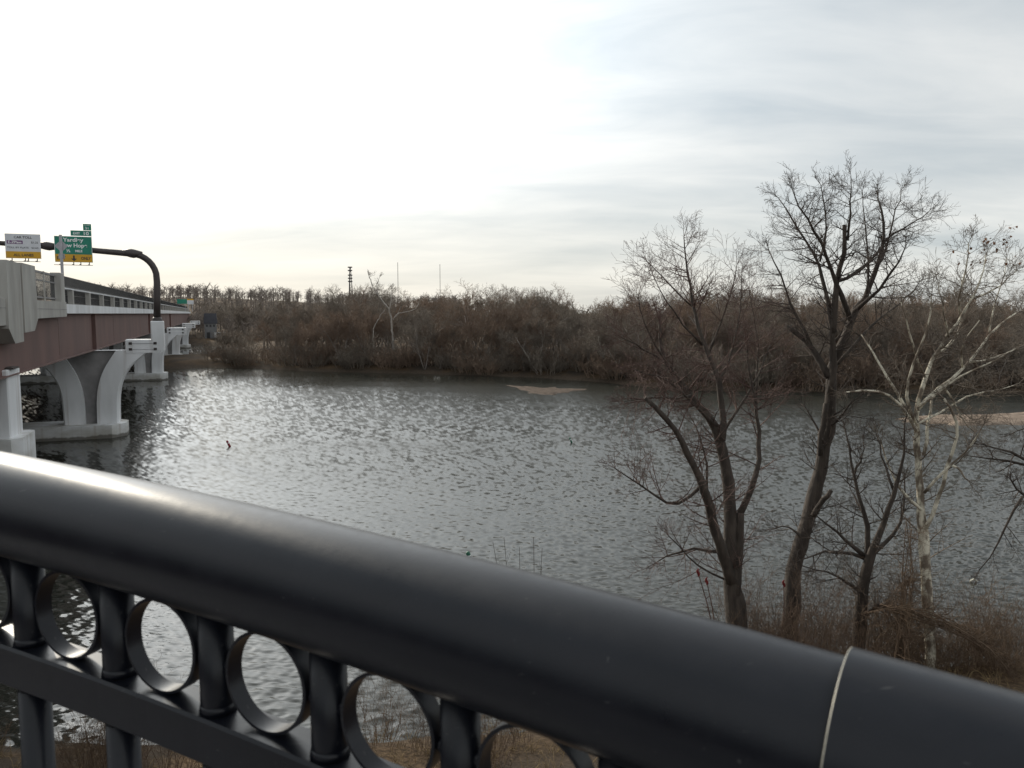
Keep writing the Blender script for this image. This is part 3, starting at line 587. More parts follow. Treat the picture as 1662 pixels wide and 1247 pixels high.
def traced_tree(name, label, D, base, limbs, mb_, mt_, seed, per_m=2.6, tl=(.7, 1.7), kids=(6, 4, 3), maxl=2, up=.10, group=None, minr=.0030, twig_from=0.25, sides=10, knob=.05, cat='tree'):
    """limbs: list of (pixel path, r0, r1 [photo px], depth offset end, twig factor)"""
    rg = np.random.RandomState(seed); root = empty(name, tuple(base)); tag(root, label, cat, group); B_ = np.array(base)
    tm = MB(); segs = []
    for path, r0, r1, dd, tf in limbs:
        k = len(path); y0, y1 = dd
        P = np.array([at_y(x, y, D+y0+(y1-y0)*i/max(1, k-1)) if not isinstance(x, tuple) else x for i, (x, y) in enumerate(path)])
        L = np.linalg.norm(np.diff(P, axis=0), axis=1).sum(); n = max(6, int(L/.35)); Q = smooth_path(P, n)
        Q[1:-1] += rg.normal(0, knob*.35, (n-2, 3)); sc = D/FPX
        rad = np.linspace(r0, r1, n) if not isinstance(r0, list) else np.interp(np.linspace(0, 1, n), np.concatenate([[0], np.cumsum(np.linalg.norm(np.diff(P, axis=0), axis=1))])/L, r0)
        rad = rad*sc*(1+rg.normal(0, .05, n))
        tm.tube(Q-B_, rad, sides)
        nt_ = int(L*per_m*tf)
        for j in range(nt_):
            f = twig_from+(1-twig_from)*rg.uniform(); f = min(f, .995); i = int(f*(n-1)); q = Q[i]+(Q[i+1]-Q[i])*(f*(n-1)-i)
            dl = unit(Q[i+1]-Q[i]); side = unit(np.cross(dl, rg.normal(0, 1, 3)))
            sprout(rg, segs, q-B_, dl*rg.uniform(.2, .8)+side, rg.uniform(*tl)*(1.25-.7*f), min(rad[i]*.5, .022), 0, maxl, kids, up, .08, minr, .58, .62, 5)
        # the limb's own tip runs out in twigs
        if tf > 0 and r1 < 2:
            for j in range(3): sprout(rg, segs, Q[-1]-B_, unit(Q[-1]-Q[-2])+rg.normal(0, .35, 3), rg.uniform(*tl)*.45, rad[-1]*.8, 0, maxl, kids, up, .08, minr, .58, .62)
    tm.build('trunk', mb_, root, True)
    if segs: link('crown', segs_mesh('crown', segs), mt_, root)
    global LAST_TWIGS
    LAST_TWIGS = segs
    return root
def base_at(px, py, D): p = at_y(px, py, D); return np.array([p[0], p[1], float(ground_z(p[0], p[1]))-.15])
def ext(path, D):                            # run the first limb down to the ground
    p = base_at(path[0][0], path[0][1], D); a = (p[2]-H)/p[1]
    py = CY-FPX*((math.sin(PITCH)+a*math.cos(PITCH))/(math.cos(PITCH)-a*math.sin(PITCH))); return [(path[0][0], py)]+path
DA = 20.0; pa = [(1199, 1040), (1196, 1000), (1190, 957), (1185, 925)]
A_l = [(ext(pa, DA)+[(1186, 880), (1186, 825), (1180, 774), (1172, 713), (1160, 690), (1143, 668), (1121, 642), (1105, 620), (1085, 595), (1070, 580), (1068, 555), (1071, 527)], [20, 18.5, 17, 15.5, 14, 12, 10.5, 9.5, 8.5, 7.5, 6.5, 5.5, 4.5, 3.8, 3.2, 2.8, 2.4], 1.9, (0, .6), .8),
 ([(1188, 945), (1174, 897), (1163, 864), (1153, 832), (1147, 803), (1137, 780), (1121, 745), (1108, 716), (1092, 687), (1070, 668), (1047, 646)], 10.5, 3.2, (0, -1.2), .9),
 ([(1172, 715), (1175, 690), (1174, 652), (1160, 600), (1136, 547), (1130, 514), (1121, 481), (1115, 440), (1111, 418), (1112, 400), (1110, 384)], 6, .7, (0, 1.5), 1.5),
 ([(1192, 975), (1198, 925), (1200, 880), (1201, 832)], 9, 6.5, (0, .2), .1),
 ([(1201, 835), (1217, 803), (1227, 767), (1235, 729), (1232, 690), (1225, 646), (1216, 600), (1212, 560)], 5.5, 1.5, (.2, 1.0), .8),
 ([(1137, 790), (1121, 796), (1113, 816), (1099, 832), (1086, 825), (1067, 809), (1041, 790), (1022, 774), (999, 761)], 3.2, .8, (-.4, -1.0), .9),
 ([(1168, 896), (1140, 889), (1108, 891), (1086, 902), (1062, 915)], 3, .8, (0, -.6), .9),
 ([(1175, 940), (1140, 925), (1118, 915), (1105, 893), (1085, 870)], 2, .8, (0, -.5), .6),
 ([(1165, 695), (1110, 640), (1075, 612), (1030, 600)], 3, .8, (.3, -1), 1.5),
 ([(1172, 705), (1200, 660), (1232, 610), (1250, 560)], 3, .8, (.3, 1.2), 1.0),
 ([(1150, 575), (1172, 520), (1190, 470), (1196, 430)], 2.2, .6, (.9, 1.8), 1.1),
 ([(1126, 500), (1090, 470), (1062, 435), (1046, 420)], 1.8, .5, (1, 1.6), 1.0),
 ([(1147, 803), (1150, 760), (1140, 720), (1128, 690)], 2.8, 1, (-.3, .4), .7),
 ([(1165, 630), (1185, 580), (1200, 520), (1206, 470), (1204, 440)], 2.2, .6, (.4, 1.6), 1.2),
 ([(1140, 560), (1100, 520), (1075, 480), (1060, 448)], 2, .5, (.7, -.6), 1.2),
 ([(1105, 620), (1062, 560), (1042, 520), (1036, 480)], 2.2, .6, (.2, -.8), 1.3),
 ([(1226, 650), (1232, 580), (1226, 520), (1216, 470)], 2, .5, (.9, 1.8), 1.2),
 ([(1070, 582), (1034, 562), (1008, 548)], 1.8, .6, (.4, -.4), 1.4),
 ([(1121, 642), (1085, 650), (1050, 640), (1012, 652)], 2, .6, (.2, -1.2), 1.4)]
traced_tree('riverbank_tree', 'dark bare tree whose trunk splits into three stems, one with a broken top', DA, base_at(1199, 1040, DA), A_l, M['bark_dark'], M['twig_red'], 11, per_m=4.6, tl=(.7, 1.7), up=.05)
DB = 21.0; pb = [(1281, 1045), (1281.6, 1001), (1285.7, 952), (1289.8, 911), (1304, 870), (1316.5, 829), (1325, 788), (1335, 747), (1345, 706), (1350, 669), (1347, 650), (1347, 610)]
B_l = [(ext(pb, DB)+[(1353, 585), (1366, 560), (1380, 518), (1407, 477), (1423, 436), (1435, 387), (1436, 346), (1425, 322)], [16, 14.5, 13.5, 13, 12.5, 12, 11.5, 11, 10.5, 10, 9.5, 9, 8.8, 7.6, 6.8, 6, 4.8, 3.6, 2.6, 1.8, 1.2], 1.2, (0, .8), .65),
 ([(1347, 640), (1352, 580), (1355, 527), (1354, 465), (1366, 424), (1376, 391), (1370, 365)], 6, 3, (0, -.4), 1.1),
 ([(1376, 391), (1380, 350), (1378, 310), (1381, 285)], 2, .5, (-.4, -.6), 1.5),
 ([(1380, 518), (1374, 490), (1357, 461), (1343, 424), (1329, 375), (1304, 354), (1288, 313)], 4.5, .8, (.2, -1.2), 1.3),
 ([(1346, 612), (1341, 600), (1316, 560), (1292, 539), (1273, 527)], 6, 3.2, (0, .8), .6),
 ([(1316, 560), (1288, 506), (1267, 445), (1247, 404)], 3, .7, (.4, 1.4), 1.2),
 ([(1355, 540), (1337, 473), (1331, 424), (1308, 387), (1284, 358), (1263, 321)], 3.8, .7, (-.2, 1.3), 1.3),
 ([(1386, 506), (1411, 486), (1435, 469), (1456, 432), (1470, 400)], 3.5, .8, (.2, -1.0), 1.2),
 ([(1435, 392), (1472, 367), (1497, 354), (1509, 342)], 1.8, .5, (.6, 1.0), 1.4),
 ([(1360, 590), (1423, 518), (1464, 494), (1493, 457)], 3, .7, (0, 1.5), 1.2),
 ([(1356, 458), (1386, 449), (1415, 424), (1435, 395)], 3, 1.6, (-.2, .7), .8),
 ([(1423, 436), (1446, 380), (1455, 335), (1462, 310)], 2, .5, (.5, 1.8), 1.4),
 ([(1331, 424), (1345, 370), (1340, 330), (1332, 300)], 1.8, .5, (.3, -.8), 1.4),
 ([(1407, 477), (1412, 420), (1405, 370), (1400, 310)], 2.2, .5, (.4, 1.4), 1.4),
 ([(1320, 837), (1334, 815), (1349, 796)], 5, 3.6, (0, -.4), .15),
 ([(1332, 740), (1334, 697), (1341, 655)], 5, 4.5, (.1, .2), .2),
 ([(1350, 690), (1378, 660), (1400, 640)], 2.2, .8, (0, -.8), .8),
 ([(1338, 720), (1318, 680), (1300, 655)], 2.2, .8, (0, .8), .8),
 ([(1302, 875), (1280, 850), (1245, 860)], 2, .7, (0, .6), .9)]
traced_tree('riverbank_tree', 'tall dark bare tree leaning right with a wide open crown above the wood', DB, base_at(1281, 1045, DB), B_l, M['bark_dark'], M['twig_dark'], 12, per_m=5.0, up=.05, tl=(.55, 1.35))
DC = 19.5; pc = [(1393, 1050), (1398, 977), (1401, 936), (1409, 906)]
C_l = [(ext(pc, DC)+[(1422, 880), (1435, 855), (1445, 818), (1450, 795), (1465, 761), (1470, 721), (1468, 690)], [12, 11, 9.5, 8.8, 8.2, 6, 5, 4, 3.4, 2.6, 1.6, 1], 1, (0, -.8), .8),
 ([(1409, 908), (1414, 869), (1401, 825), (1391, 791), (1387, 768), (1376, 734), (1372, 701)], 5, 1, (0, .7), 1.0),
 ([(1387, 768), (1398, 744), (1401, 717)], 2.2, .8, (.4, .9), 1.0),
 ([(1412, 904), (1448, 876), (1468, 842), (1472, 808), (1468, 775)], 4, 1, (0, .9), 1.0),
 ([(1405, 905), (1377, 882), (1350, 855), (1327, 839)], 4, 1, (0, -.6), 1.2),
 ([(1404, 907), (1361, 892), (1320, 899), (1300, 909)], 3.5, 1, (0, -1), 1.2),
 ([(1399, 960), (1361, 936), (1334, 923), (1303, 919)], 2.5, .8, (0, -.7), 1.0),
 ([(1397, 1010), (1414, 990), (1425, 982)], 3.5, 2.6, (0, -.4), .4),
 ([(1450, 795), (1435, 754), (1423, 707)], 2.4, .8, (-.5, .5), 1.0)]
traced_tree('riverbank_tree', 'short dark bare tree forking low like a fan, between tall tree and sycamore', DC, base_at(1393, 1050, DC), C_l, M['bark_dark'], M['twig_dark'], 13, per_m=4.2, tl=(.5, 1.3), up=.06)
DD = 19.0; pd = [(1508, 1075), (1512, 1010), (1504, 977), (1502, 926), (1499, 876), (1497, 849)]
D_l = [(ext(pd, DD)+[(1495, 822), (1492, 775), (1488, 727), (1487, 687), (1489, 654), (1501, 609), (1517, 576), (1540, 547), (1558, 510), (1581, 484), (1596, 450), (1600, 415)], [10, 9, 8.6, 8.4, 8.6, 8.6, 8, 6.6, 5.8, 5, 4.4, 3.8, 3.3, 2.9, 2.4, 2, 1.6, 1.2, .8], .9, (0, .5), .6),
 ([(1502, 858), (1519, 828), (1525, 791), (1536, 761), (1547, 738), (1557, 717), (1560, 699), (1552, 674), (1551, 657), (1532, 647)], 3.8, 1.6, (0, -.7), .3),
 ([(1500, 800), (1509, 781), (1519, 766), (1542, 756), (1556, 738), (1579, 731), (1593, 719), (1591, 700), (1596, 690)], 2.5, .9, (0, -.9), .3),
 ([(1546, 756), (1563, 768), (1571, 780)], 2, 1, (-.6, -.9), .3),
 ([(1496, 828), (1468, 812), (1451, 788), (1438, 758), (1431, 721)], 2.6, 1.0, (0, .6), .5),
 ([(1488, 700), (1476, 678), (1452, 637), (1427, 629), (1407, 633), (1374, 637)], 3.0, 1.1, (0, -.8), .5),
 ([(1487, 690), (1468, 662), (1435, 605), (1421, 580), (1419, 563), (1398, 543)], 3.0, 1.0, (0, .8), .6),
 ([(1490, 665), (1530, 625), (1575, 588), (1604, 547), (1624, 522), (1653, 506)], 3.2, 1.0, (0, 1.2), .7),
 ([(1517, 577), (1546, 560), (1562, 520), (1577, 480)], 2.6, .9, (.3, 1.4), .9),
 ([(1488, 690), (1466, 650), (1472, 604), (1489, 576), (1505, 539), (1512, 480)], 2.8, .8, (0, -.9), .7),
 ([(1581, 484), (1620, 470), (1650, 440)], 1.8, .6, (.4, 1.2), 1.1),
 ([(1558, 510), (1560, 460), (1575, 420), (1572, 395)], 1.8, .6, (.4, -.6), 1.1),
 ([(1540, 547), (1530, 500), (1522, 455)], 1.6, .6, (.3, -.8), 1.0),
 ([(1499, 740), (1508, 700), (1511, 650), (1515, 620)], 3, 1.2, (0, .5), .4),
 ([(1575, 588), (1620, 580), (1662, 560)], 1.8, .7, (.8, 1.6), .8),
 ([(1489, 662), (1520, 640), (1560, 606), (1600, 592), (1648, 566)], 2.2, .7, (0, -1.2), 1.0),
 ([(1501, 612), (1482, 566), (1474, 525), (1462, 490)], 2, .6, (.2, -.8), 1.0),
 ([(1530, 626), (1548, 655), (1566, 690), (1580, 700)], 1.8, .7, (.4, 1.0), .7),
 ([(1562, 600), (1556, 570), (1570, 540), (1590, 520)], 1.7, .6, (.5, -.5), 1.0),
 ([(1604, 548), (1612, 500), (1628, 455), (1634, 420)], 1.6, .5, (.8, 1.4), 1.2),
 ([(1487, 690), (1520, 672), (1570, 640), (1610, 636), (1655, 622)], 2, .6, (0, 1.6), 1.0)]
syc = traced_tree('sycamore_tree', 'pale sycamore with white mottled bark standing beside the vine tangle', DD, base_at(1508, 1075, DD), D_l, M['bark_white'], M['twig_pale'], 14, per_m=4.6, up=.04, tl=(.5, 1.35))
rg = np.random.RandomState(5); b = MB(); so = np.array(syc.location)
tips = [q for q in LAST_TWIGS if q[1][2]+so[2] > 11.2]
for k in range(55):
    c = tips[rg.randint(len(tips))][1]; a = rg.normal(0, 1, 3); a = unit(a)*.04; e = unit(np.cross(a, rg.normal(0, 1, 3)))*.05
    b.add([c-a, c+e, c+a, c-e*.6+np.array([0, 0, -.02])], [(0, 1, 2, 3)])
dl = b.build('dead_leaves', M['leaf'], syc); dl['kind'] = 'stuff'
DE = 19.0
E_l = [(ext([(1765, 1060), (1758, 900), (1742, 780), (1730, 690), (1740, 560), (1735, 430)], DE), 15, 4, (0, 0), .3),
 ([(1745, 790), (1700, 765), (1662, 752), (1626, 744), (1592, 744), (1573, 740)], 4, .8, (0, .3), 1.2),
 ([(1738, 760), (1690, 755), (1662, 746), (1650, 737), (1637, 730), (1615, 728), (1592, 721)], 4, .8, (0, -.5), 1.1),
 ([(1752, 850), (1700, 815), (1662, 803), (1637, 808), (1640, 778)], 5, 1.2, (0, -.4), 1.4),
 ([(1660, 806), (1645, 825), (1633, 849), (1623, 889), (1603, 909), (1589, 926)], 2.4, .6, (-.4, -.6), .7),
 ([(1735, 720), (1690, 690), (1650, 700)], 2.4, .7, (0, .6), 1.0)]
traced_tree('riverbank_tree', 'dark drooping branches of a bare tree reaching over the water past the sycamore', DE, base_at(1765, 1060, DE), E_l, M['bark_dark'], M['twig_dark'], 15, per_m=3.0, up=.0, tl=(.4, 1.0))

# scrub, vines, saplings on the near bank
def shrub_mesh(seed, stems, hgt, spread, kids, maxl, minr, lean=.35, up=.12):
    rg = np.random.RandomState(seed); segs = []
    for k in range(stems):
        a = rg.uniform(0, 2*math.pi); r = spread*math.sqrt(rg.uniform()); p = np.array([r*math.cos(a), r*math.sin(a), -.05])
        sprout(rg, segs, p, np.array([math.cos(a)*lean*rg.uniform(.2, 1.6), math.sin(a)*lean*rg.uniform(.2, 1.6), 1]), hgt*rg.uniform(.6, 1.15), max(minr*2.5, .012), 0, maxl, kids, up, .16, minr, .42, .7)
    return segs_mesh('stems', segs)
SH = [shrub_mesh(31, 26, 2.4, .8, (7, 4), 2, .0035), shrub_mesh(32, 34, 1.6, .9, (6, 4), 2, .0032, .5, .05), shrub_mesh(33, 20, 3.2, .7, (8, 4), 2, .0038, .25)]
SHC = [SH, [m.copy() for m in SH]]
for m in SHC[0]: m.materials.append(M['scrub'])
for m in SHC[1]: m.materials.append(M['scrub_red'])
def shrub(x, y, k, col, sc, label, group, rz):
    o = link('bank_shrub', SHC[col][k], None); o.location = (x, y, float(ground_z(x, y))-.03); o.scale = (sc, sc, sc); o.rotation_euler = (0, 0, rz)
    return tag(o, label, 'shrub', group)
rg = np.random.RandomState(77)
for i in range(34):
    f = i/33; px = 1215+f*470+rg.normal(0, 10); y = rg.uniform(18.2, 21.6); x = (px-CX)/FPX*y
    if ground_z(x, y) < .25: y -= 1.8; x = (px-CX)/FPX*y
    shrub(x, y, rg.randint(3), int(px < 1440 and rg.uniform() < .6), rg.uniform(.45, .85), 'tangled brown leafless shrub at the foot of the riverbank trees', 'bare shrubs under the riverbank trees', rg.uniform(0, 6.28))
for i in range(26):
    x = rg.uniform(-12, 5.5); y = yN(x)-rg.uniform(.6, 4.5)
    shrub(x, y, rg.randint(3), rg.randint(2), rg.uniform(.3, .62), 'low brown leafless shrub on the bank below the rail', 'low shrubs along the waterline', rg.uniform(0, 6.28))
def px_obj(name, label, cat, D, paths, m, seed, r=(1.2, .4), tw=0, group=None, kids=(4, 2), up=.08, tl=(.3, .7), base=None):
    rg = np.random.RandomState(seed); bp = base_at(paths[0][0][0], 1060, D) if base is None else base
    root = empty(name, tuple(bp)); tag(root, label, cat, group); segs = []; B_ = np.array(bp)
    for pa_ in paths:
        P = np.array([at_y(x, y, D+rg.uniform(-.1, .1)) for x, y in pa_]); L = np.linalg.norm(np.diff(P, axis=0), axis=1).sum(); n = max(5, int(L/.2)); Q = smooth_path(P, n); rad = np.linspace(r[0], r[1], n)*D/FPX
        for i in range(n-1): segs.append((Q[i]-B_, Q[i+1]-B_, rad[i], rad[i+1]))
        for j in range(int(L*tw)):
            i = rg.randint(0, n-1); sprout(rg, segs, Q[i]-B_, unit(Q[i+1]-Q[i])+unit(rg.normal(0, 1, 3)), rg.uniform(*tl), rad[i]*.6, 0, 1, kids, up, .2, .003)
    link('stems', segs_mesh('stems', segs, 4), m, root); return root
# arching vine tangle right of the sycamore
rg = np.random.RandomState(9)
for k in range(9):
    j = lambda a: a+rg.normal(0, 7)
    o = px_obj('vine', 'brown leafless vine arching through the tangle right of the sycamore', 'vine', 18.6+rg.uniform(-.7, .7),
        [[(j(1425), j(985)), (j(1468), j(992)), (j(1505), j(1003)), (j(1549), j(1016)), (j(1600), j(1050)), (j(1640), j(1085)), (j(1668), 1150)], [(j(1455), 1105), (j(1466), j(1000)), (j(1474), j(930)), (j(1476), j(850 if k < 4 else 960))]], M['scrub'], 100+k, (1.3, .6), 7, 'arching vines by the sycamore', (5, 3), -.02, (.35, .9), base_at(1470, 1090, 18.6))
px_obj('sapling', 'cluster of thin upright saplings at the waterline below the rail', 'sapling', 17.4, [[(815, 1180), (809, 930), (800, 880)], [(832, 1185), (822, 915), (818, 872)], [(846, 1185), (844, 940), (843, 888)], [(868, 1190), (867, 940), (866, 872)], [(880, 1190), (877, 940), (880, 890)]], M['twig_dark'], 51, (.9, .35), 1.5, None, (2, 1), .2, (.2, .5))
px_obj('reed', 'tan plumed reed stems standing in the shallows', 'reed', 16.6, [[(618, 1225), (625, 1190), (628, 1172)], [(632, 1228), (634, 1195), (640, 1180)], [(610, 1228), (612, 1200), (608, 1188)]], M['dry_grass'], 52, (.9, .6), 22, None, (4, 2), .1, (.06, .2), base_at(618, 1225, 16.6))
# sumac stems with red seed heads
def sumac(label, D, heads, foot, seed):
    r_ = px_obj('sumac_shrub', label, 'shrub', D, [[foot, ((foot[0]+h[0])/2+6, (foot[1]+h[1])/2), h] for h in heads], M['twig_red'], seed, (1.3, .8), 2, 'red fruited shrubs', (2, 1), .1, (.2, .5))
    for hx, hy in heads:
        c = at_y(hx, hy, D)-np.array(r_.location); b = MB(); n = 7
        b.tube([c+np.array([.02*math.sin(i), 0, (-.10+.22*i/n)]) for i in range(n+1)], [.010, .026, .036, .04, .034, .03, .02, .006], 8); b.build('seed_head', M['sumac'], r_, True)
sumac('thin sumac with one large red seed head against the leaning trunk', 20.4, [(1272, 948)], (1262, 1060), 61)
sumac('thin sumac with two small dark red seed heads left of the three stemmed tree', 19.6, [(1133, 930), (1147, 944)], (1160, 1060), 62)
# dry grass tufts on the near bank
rg = np.random.RandomState(21); segs = []
for k in range(700):
    x = rg.uniform(-14, 17); y = yN(x)-rg.uniform(.3, 7); z = float(ground_z(x, y))
    for q in range(9):
        d = unit(np.array([rg.normal(0, .5), rg.normal(0, .5), 1])); L = rg.uniform(.15, .45); p = np.array([x+rg.normal(0, .1), y+rg.normal(0, .1), z-.02]); m_ = p+d*L*.6; e = m_+(d+np.array([d[0], d[1], -.5]))*L*.4
        segs += [(p, m_, .006, .005), (m_, e, .005, .001)]
tag(link('dry_grass', segs_mesh('dry_grass', segs), M['dry_grass']), 'tan dry grass and litter along the near bank', 'grass', kind='stuff')

# ------------------------------------------------------------------ far bank wood
def wood_tree(seed, h, pale=False, forks=1):
    """trunk mesh and crown mesh of one bare tree, base at origin"""
    rg = np.random.RandomState(seed); tm = MB(); segs = []
    def limb(p, d, L, r, lvl):
        n = 6; pts = [p]; dd = unit(d)
        for i in range(n): dd = unit(dd+rg.normal(0, .13, 3)+np.array([0, 0, .10])); pts.append(pts[-1]+dd*L/n)
        rad = np.linspace(r, r*.4, n+1); tm.tube(pts, rad, 6 if lvl == 0 else 5)
        if lvl < 2:
            for j in range(rg.randint(6, 9) if lvl == 0 else rg.randint(3, 5)):
                f = rg.uniform(.28 if lvl == 0 else .2, .97); i = min(int(f*n), n-1); dl = unit(pts[i+1]-pts[i]); side = unit(np.cross(dl, rg.normal(0, 1, 3)))
                limb(pts[i]+(pts[i+1]-pts[i])*(f*n-i), dl*rg.uniform(.6, 1.1)+side*rg.uniform(.5, .9), L*rg.uniform(.34, .52), rad[i]*.55, lvl+1)
        for j in range({0: 6, 1: 7, 2: 5}[lvl]):
            f = rg.uniform(.3, 1); i = min(int(f*n), n-1); dl = unit(pts[i+1]-pts[i]); side = unit(np.cross(dl, rg.normal(0, 1, 3)))
            sprout(rg, segs, pts[i]+(pts[i+1]-pts[i])*(f*n-i), dl*.7+side*.8, h*rg.uniform(.10, .18), .028, 0, 2, (4, 2), .10, .12, .015, .6, .8)
    for k in range(forks): limb(np.array([rg.normal(0, .15*(forks > 1)), rg.normal(0, .15*(forks > 1)), -.3]), np.array([rg.normal(0, .12*forks), rg.normal(0, .12*forks), 1]), h*rg.uniform(.72, .85), h*.017/math.sqrt(forks), 0)
    return tm.mesh('trunk', True), segs_mesh('crown', segs)
VAR = []
KIND = [('bare grey-brown tree in the wood along the far bank', 'far_bark', 'far_twig'), ('bare reddish-brown tree in the wood along the far bank', 'far_bark', 'far_twig_red'), ('bare pale-barked tree in the wood along the far bank', 'far_pale', 'far_twig')]
for i, (h, kd, fk) in enumerate([(12, 0, 1), (13, 0, 2), (11, 1, 1), (10, 1, 2), (13.5, 2, 1), (12, 0, 1), (9, 1, 2), (12.5, 2, 2)]):
    t_, c_ = wood_tree(200+i, h, forks=fk); t_.materials.append(M[KIND[kd][1]]); c_.materials.append(M[KIND[kd][2]]); VAR.append((t_, c_, kd, h))
def plant(vi, x, y, sc, rz, name='wood_tree', label=None, group='trees of the wood along the far bank'):
    t_, c_, kd, h = VAR[vi]; o = empty(name, (x, y, float(ground_z(x, y))), rz); o.scale = (sc, sc, sc*1.0); tag(o, label or KIND[kd][0], 'tree', group+' '+('grey', 'red', 'pale')[kd])
    link('trunk', t_, None, o); link('crown', c_, None, o)
rg = np.random.RandomState(42); cnt = 0
while cnt < 285:
    px = rg.uniform(372, 1735); row = rg.uniform() ** 1.3
    y = 100.0
    for _ in range(12): y = float(yF((px-CX)/FPX*y)) + 2.0 + row*46          # walk back from the shore along this direction
    x = (px-CX)/FPX*y
    if ground_z(x, y) < .5: continue
    if -80 < x < -45 and y < 205 and px < 440: continue
    vi = rg.randint(8); tgt = 13.0 + rg.normal(0, 1.5) - (1.6 if px > 900 else 0) - (2.5 if row < .15 else 0) + (1.2 if row > .6 else 0)
    if px < 470: tgt -= 2
    if vi in (4, 7) and rg.uniform() < .55: vi = rg.choice([0, 1, 5])
    plant(vi, x, y, tgt*.75/VAR[vi][3], rg.uniform(0, 6.28)); cnt += 1
# a big pale tree leaning over the far bank
DF = 137.0
F_l = [(ext([(640, 590), (638, 556), (635, 516), (629, 498), (622, 491), (614, 479), (607, 468), (603, 460), (599, 448)], DF), 2.3, .6, (0, 0), .9),
 (ext([(606, 590), (606, 552), (606, 534), (610, 526), (617, 514), (624, 503)], DF), 1.1, .5, (0, 0), .6),
 ([(638, 520), (648, 504), (652, 497)], .8, .4, (0, -1), .8), ([(640, 516), (646, 509), (666, 505), (674, 503), (680, 492)], .9, .4, (0, -2), .9), ([(632, 505), (634, 488), (636, 470)], .8, .3, (0, 1), .9), ([(614, 480), (612, 462), (616, 450)], .9, .3, (0, 1), .5)]
traced_tree('sycamore_tree', 'large pale leaning tree rising above the wood on the far bank', DF, base_at(640, 590, DF), F_l, M['far_pale'], M['far_twig'], 71, per_m=.7, tl=(1.2, 2.6), kids=(5, 3), maxl=2, minr=.014, sides=6, knob=.15)
# shrubs along the far shore
FS = [shrub_mesh(41, 30, 2.2, 1.4, (6, 4), 2, .013, .6), shrub_mesh(42, 26, 3.0, 1.3, (7, 4), 2, .013, .45)]
FSC = [FS, [m.copy() for m in FS]]
for m in FSC[0]: m.materials.append(M['far_twig'])
for m in FSC[1]: m.materials.append(M['far_twig_red'])
for i in range(150):
    px = rg.uniform(330, 1720); y = 100.0
    for _ in range(12): y = float(yF((px-CX)/FPX*y)) + 1.0 + 7*rg.uniform()
    x = (px-CX)/FPX*y
    if ground_z(x, y) < .3: continue
    red = int(rg.uniform() < .5); sc = rg.uniform(.8, 1.7)
    o = link('shore_shrub', FSC[red][rg.randint(2)], None); o.location = (x, y, float(ground_z(x, y))-.05); o.scale = (sc*1.2, sc*1.2, sc); o.rotation_euler = (0, 0, rg.uniform(0, 6.28))
    tag(o, ('grey leafless', 'rust-brown leafless')[red]+' shrub hanging over the far waterline', 'shrub', ('grey', 'rust-brown')[red]+' shrubs on the far shore')
for i in range(46):
    px = rg.uniform(362, 470); y = rg.uniform(228, 262); x = (px-CX)/FPX*y
    if ground_z(x, y) < .3: continue
    k = int(rg.uniform() < .35); sc = rg.uniform(.7, 1.5)
    o = link('landing_shrub', FSC[k][rg.randint(2)], None); o.location = (x, y, float(ground_z(x, y))-.05); o.scale = (sc*1.3, sc*1.3, sc); o.rotation_euler = (0, 0, rg.uniform(0, 6.28))
    tag(o, ('grey leafless', 'rust-brown leafless')[k]+' shrub on the bank behind the back channel', 'shrub', ('grey', 'rust-brown')[k]+' shrubs behind the back channel')
# the wood behind and on the hills: one mass
def mass(name, n, gen, sd, m, label, th, seg=46):
    rg = np.random.RandomState(sd); segs = []
    for k in range(n):
        x, y, h = gen(rg); z = float(ground_z(x, y)); p = np.array([x, y, z-.2]); top = p+np.array([rg.normal(0, .06*h), rg.normal(0, .06*h), h])
        segs.append((p, p+(top-p)*.5, .022*h*th, .013*h*th)); segs.append((p+(top-p)*.5, p+(top-p)*.82, .013*h*th, .004*h*th))
        for j in range(seg):
            f = rg.uniform(.22, .82); q = p+(top-p)*f; a = rg.uniform(0, 6.28); L = h*rg.uniform(.16, .42)*(1.1-.45*f); d = unit(np.array([math.cos(a), math.sin(a), rg.uniform(.25, 1.5)])); e = q+d*L
            segs.append((q, e, .009*h*th, .003*h*th)); 
            for w_ in range(2): s_ = q+d*L*rg.uniform(.4, .95); segs.append((s_, s_+unit(d+rg.normal(0, .5, 3))*L*.5, .005*h*th, .002*h*th))
    return tag(link(name, segs_mesh(name, segs), M[m]), label, 'woodland', kind='stuff')
def gen_back(rg):
    px = rg.uniform(330, 1740); y = 150.0; r_ = rg.uniform(34, 110)
    for _ in range(8): y = float(yF((px-CX)/FPX*y))+r_
    return (px-CX)/FPX*y, y, 9.4+rg.normal(0, 1.1)+(r_-34)*.010-(.8 if px > 900 else 0)
mass('back_wood', 380, gen_back, 91, 'far_twig', 'dense leafless wood filling the ground behind the far bank', 1.4, 34)
def gen_hill(rg):
    px = rg.uniform(60, 760); y = rg.uniform(400, 800); return (px-CX)/FPX*y, y, 4.5+8.5*rg.uniform()**.8+1.5*math.sin(px*.045)
mass('hill_wood', 700, gen_hill, 92, 'hill_twig_haze', 'distant leafless wood covering the low hill', 1.45, 22)
def gen_left(rg):
    px = rg.uniform(150, 480); y = rg.uniform(268, 410); return (px-CX)/FPX*y, y, rg.uniform(5, 9)
mass('slope_wood', 230, gen_left, 93, 'hill_twig_haze', 'leafless trees on the slope behind the end of the bridge', 1.6, 30)

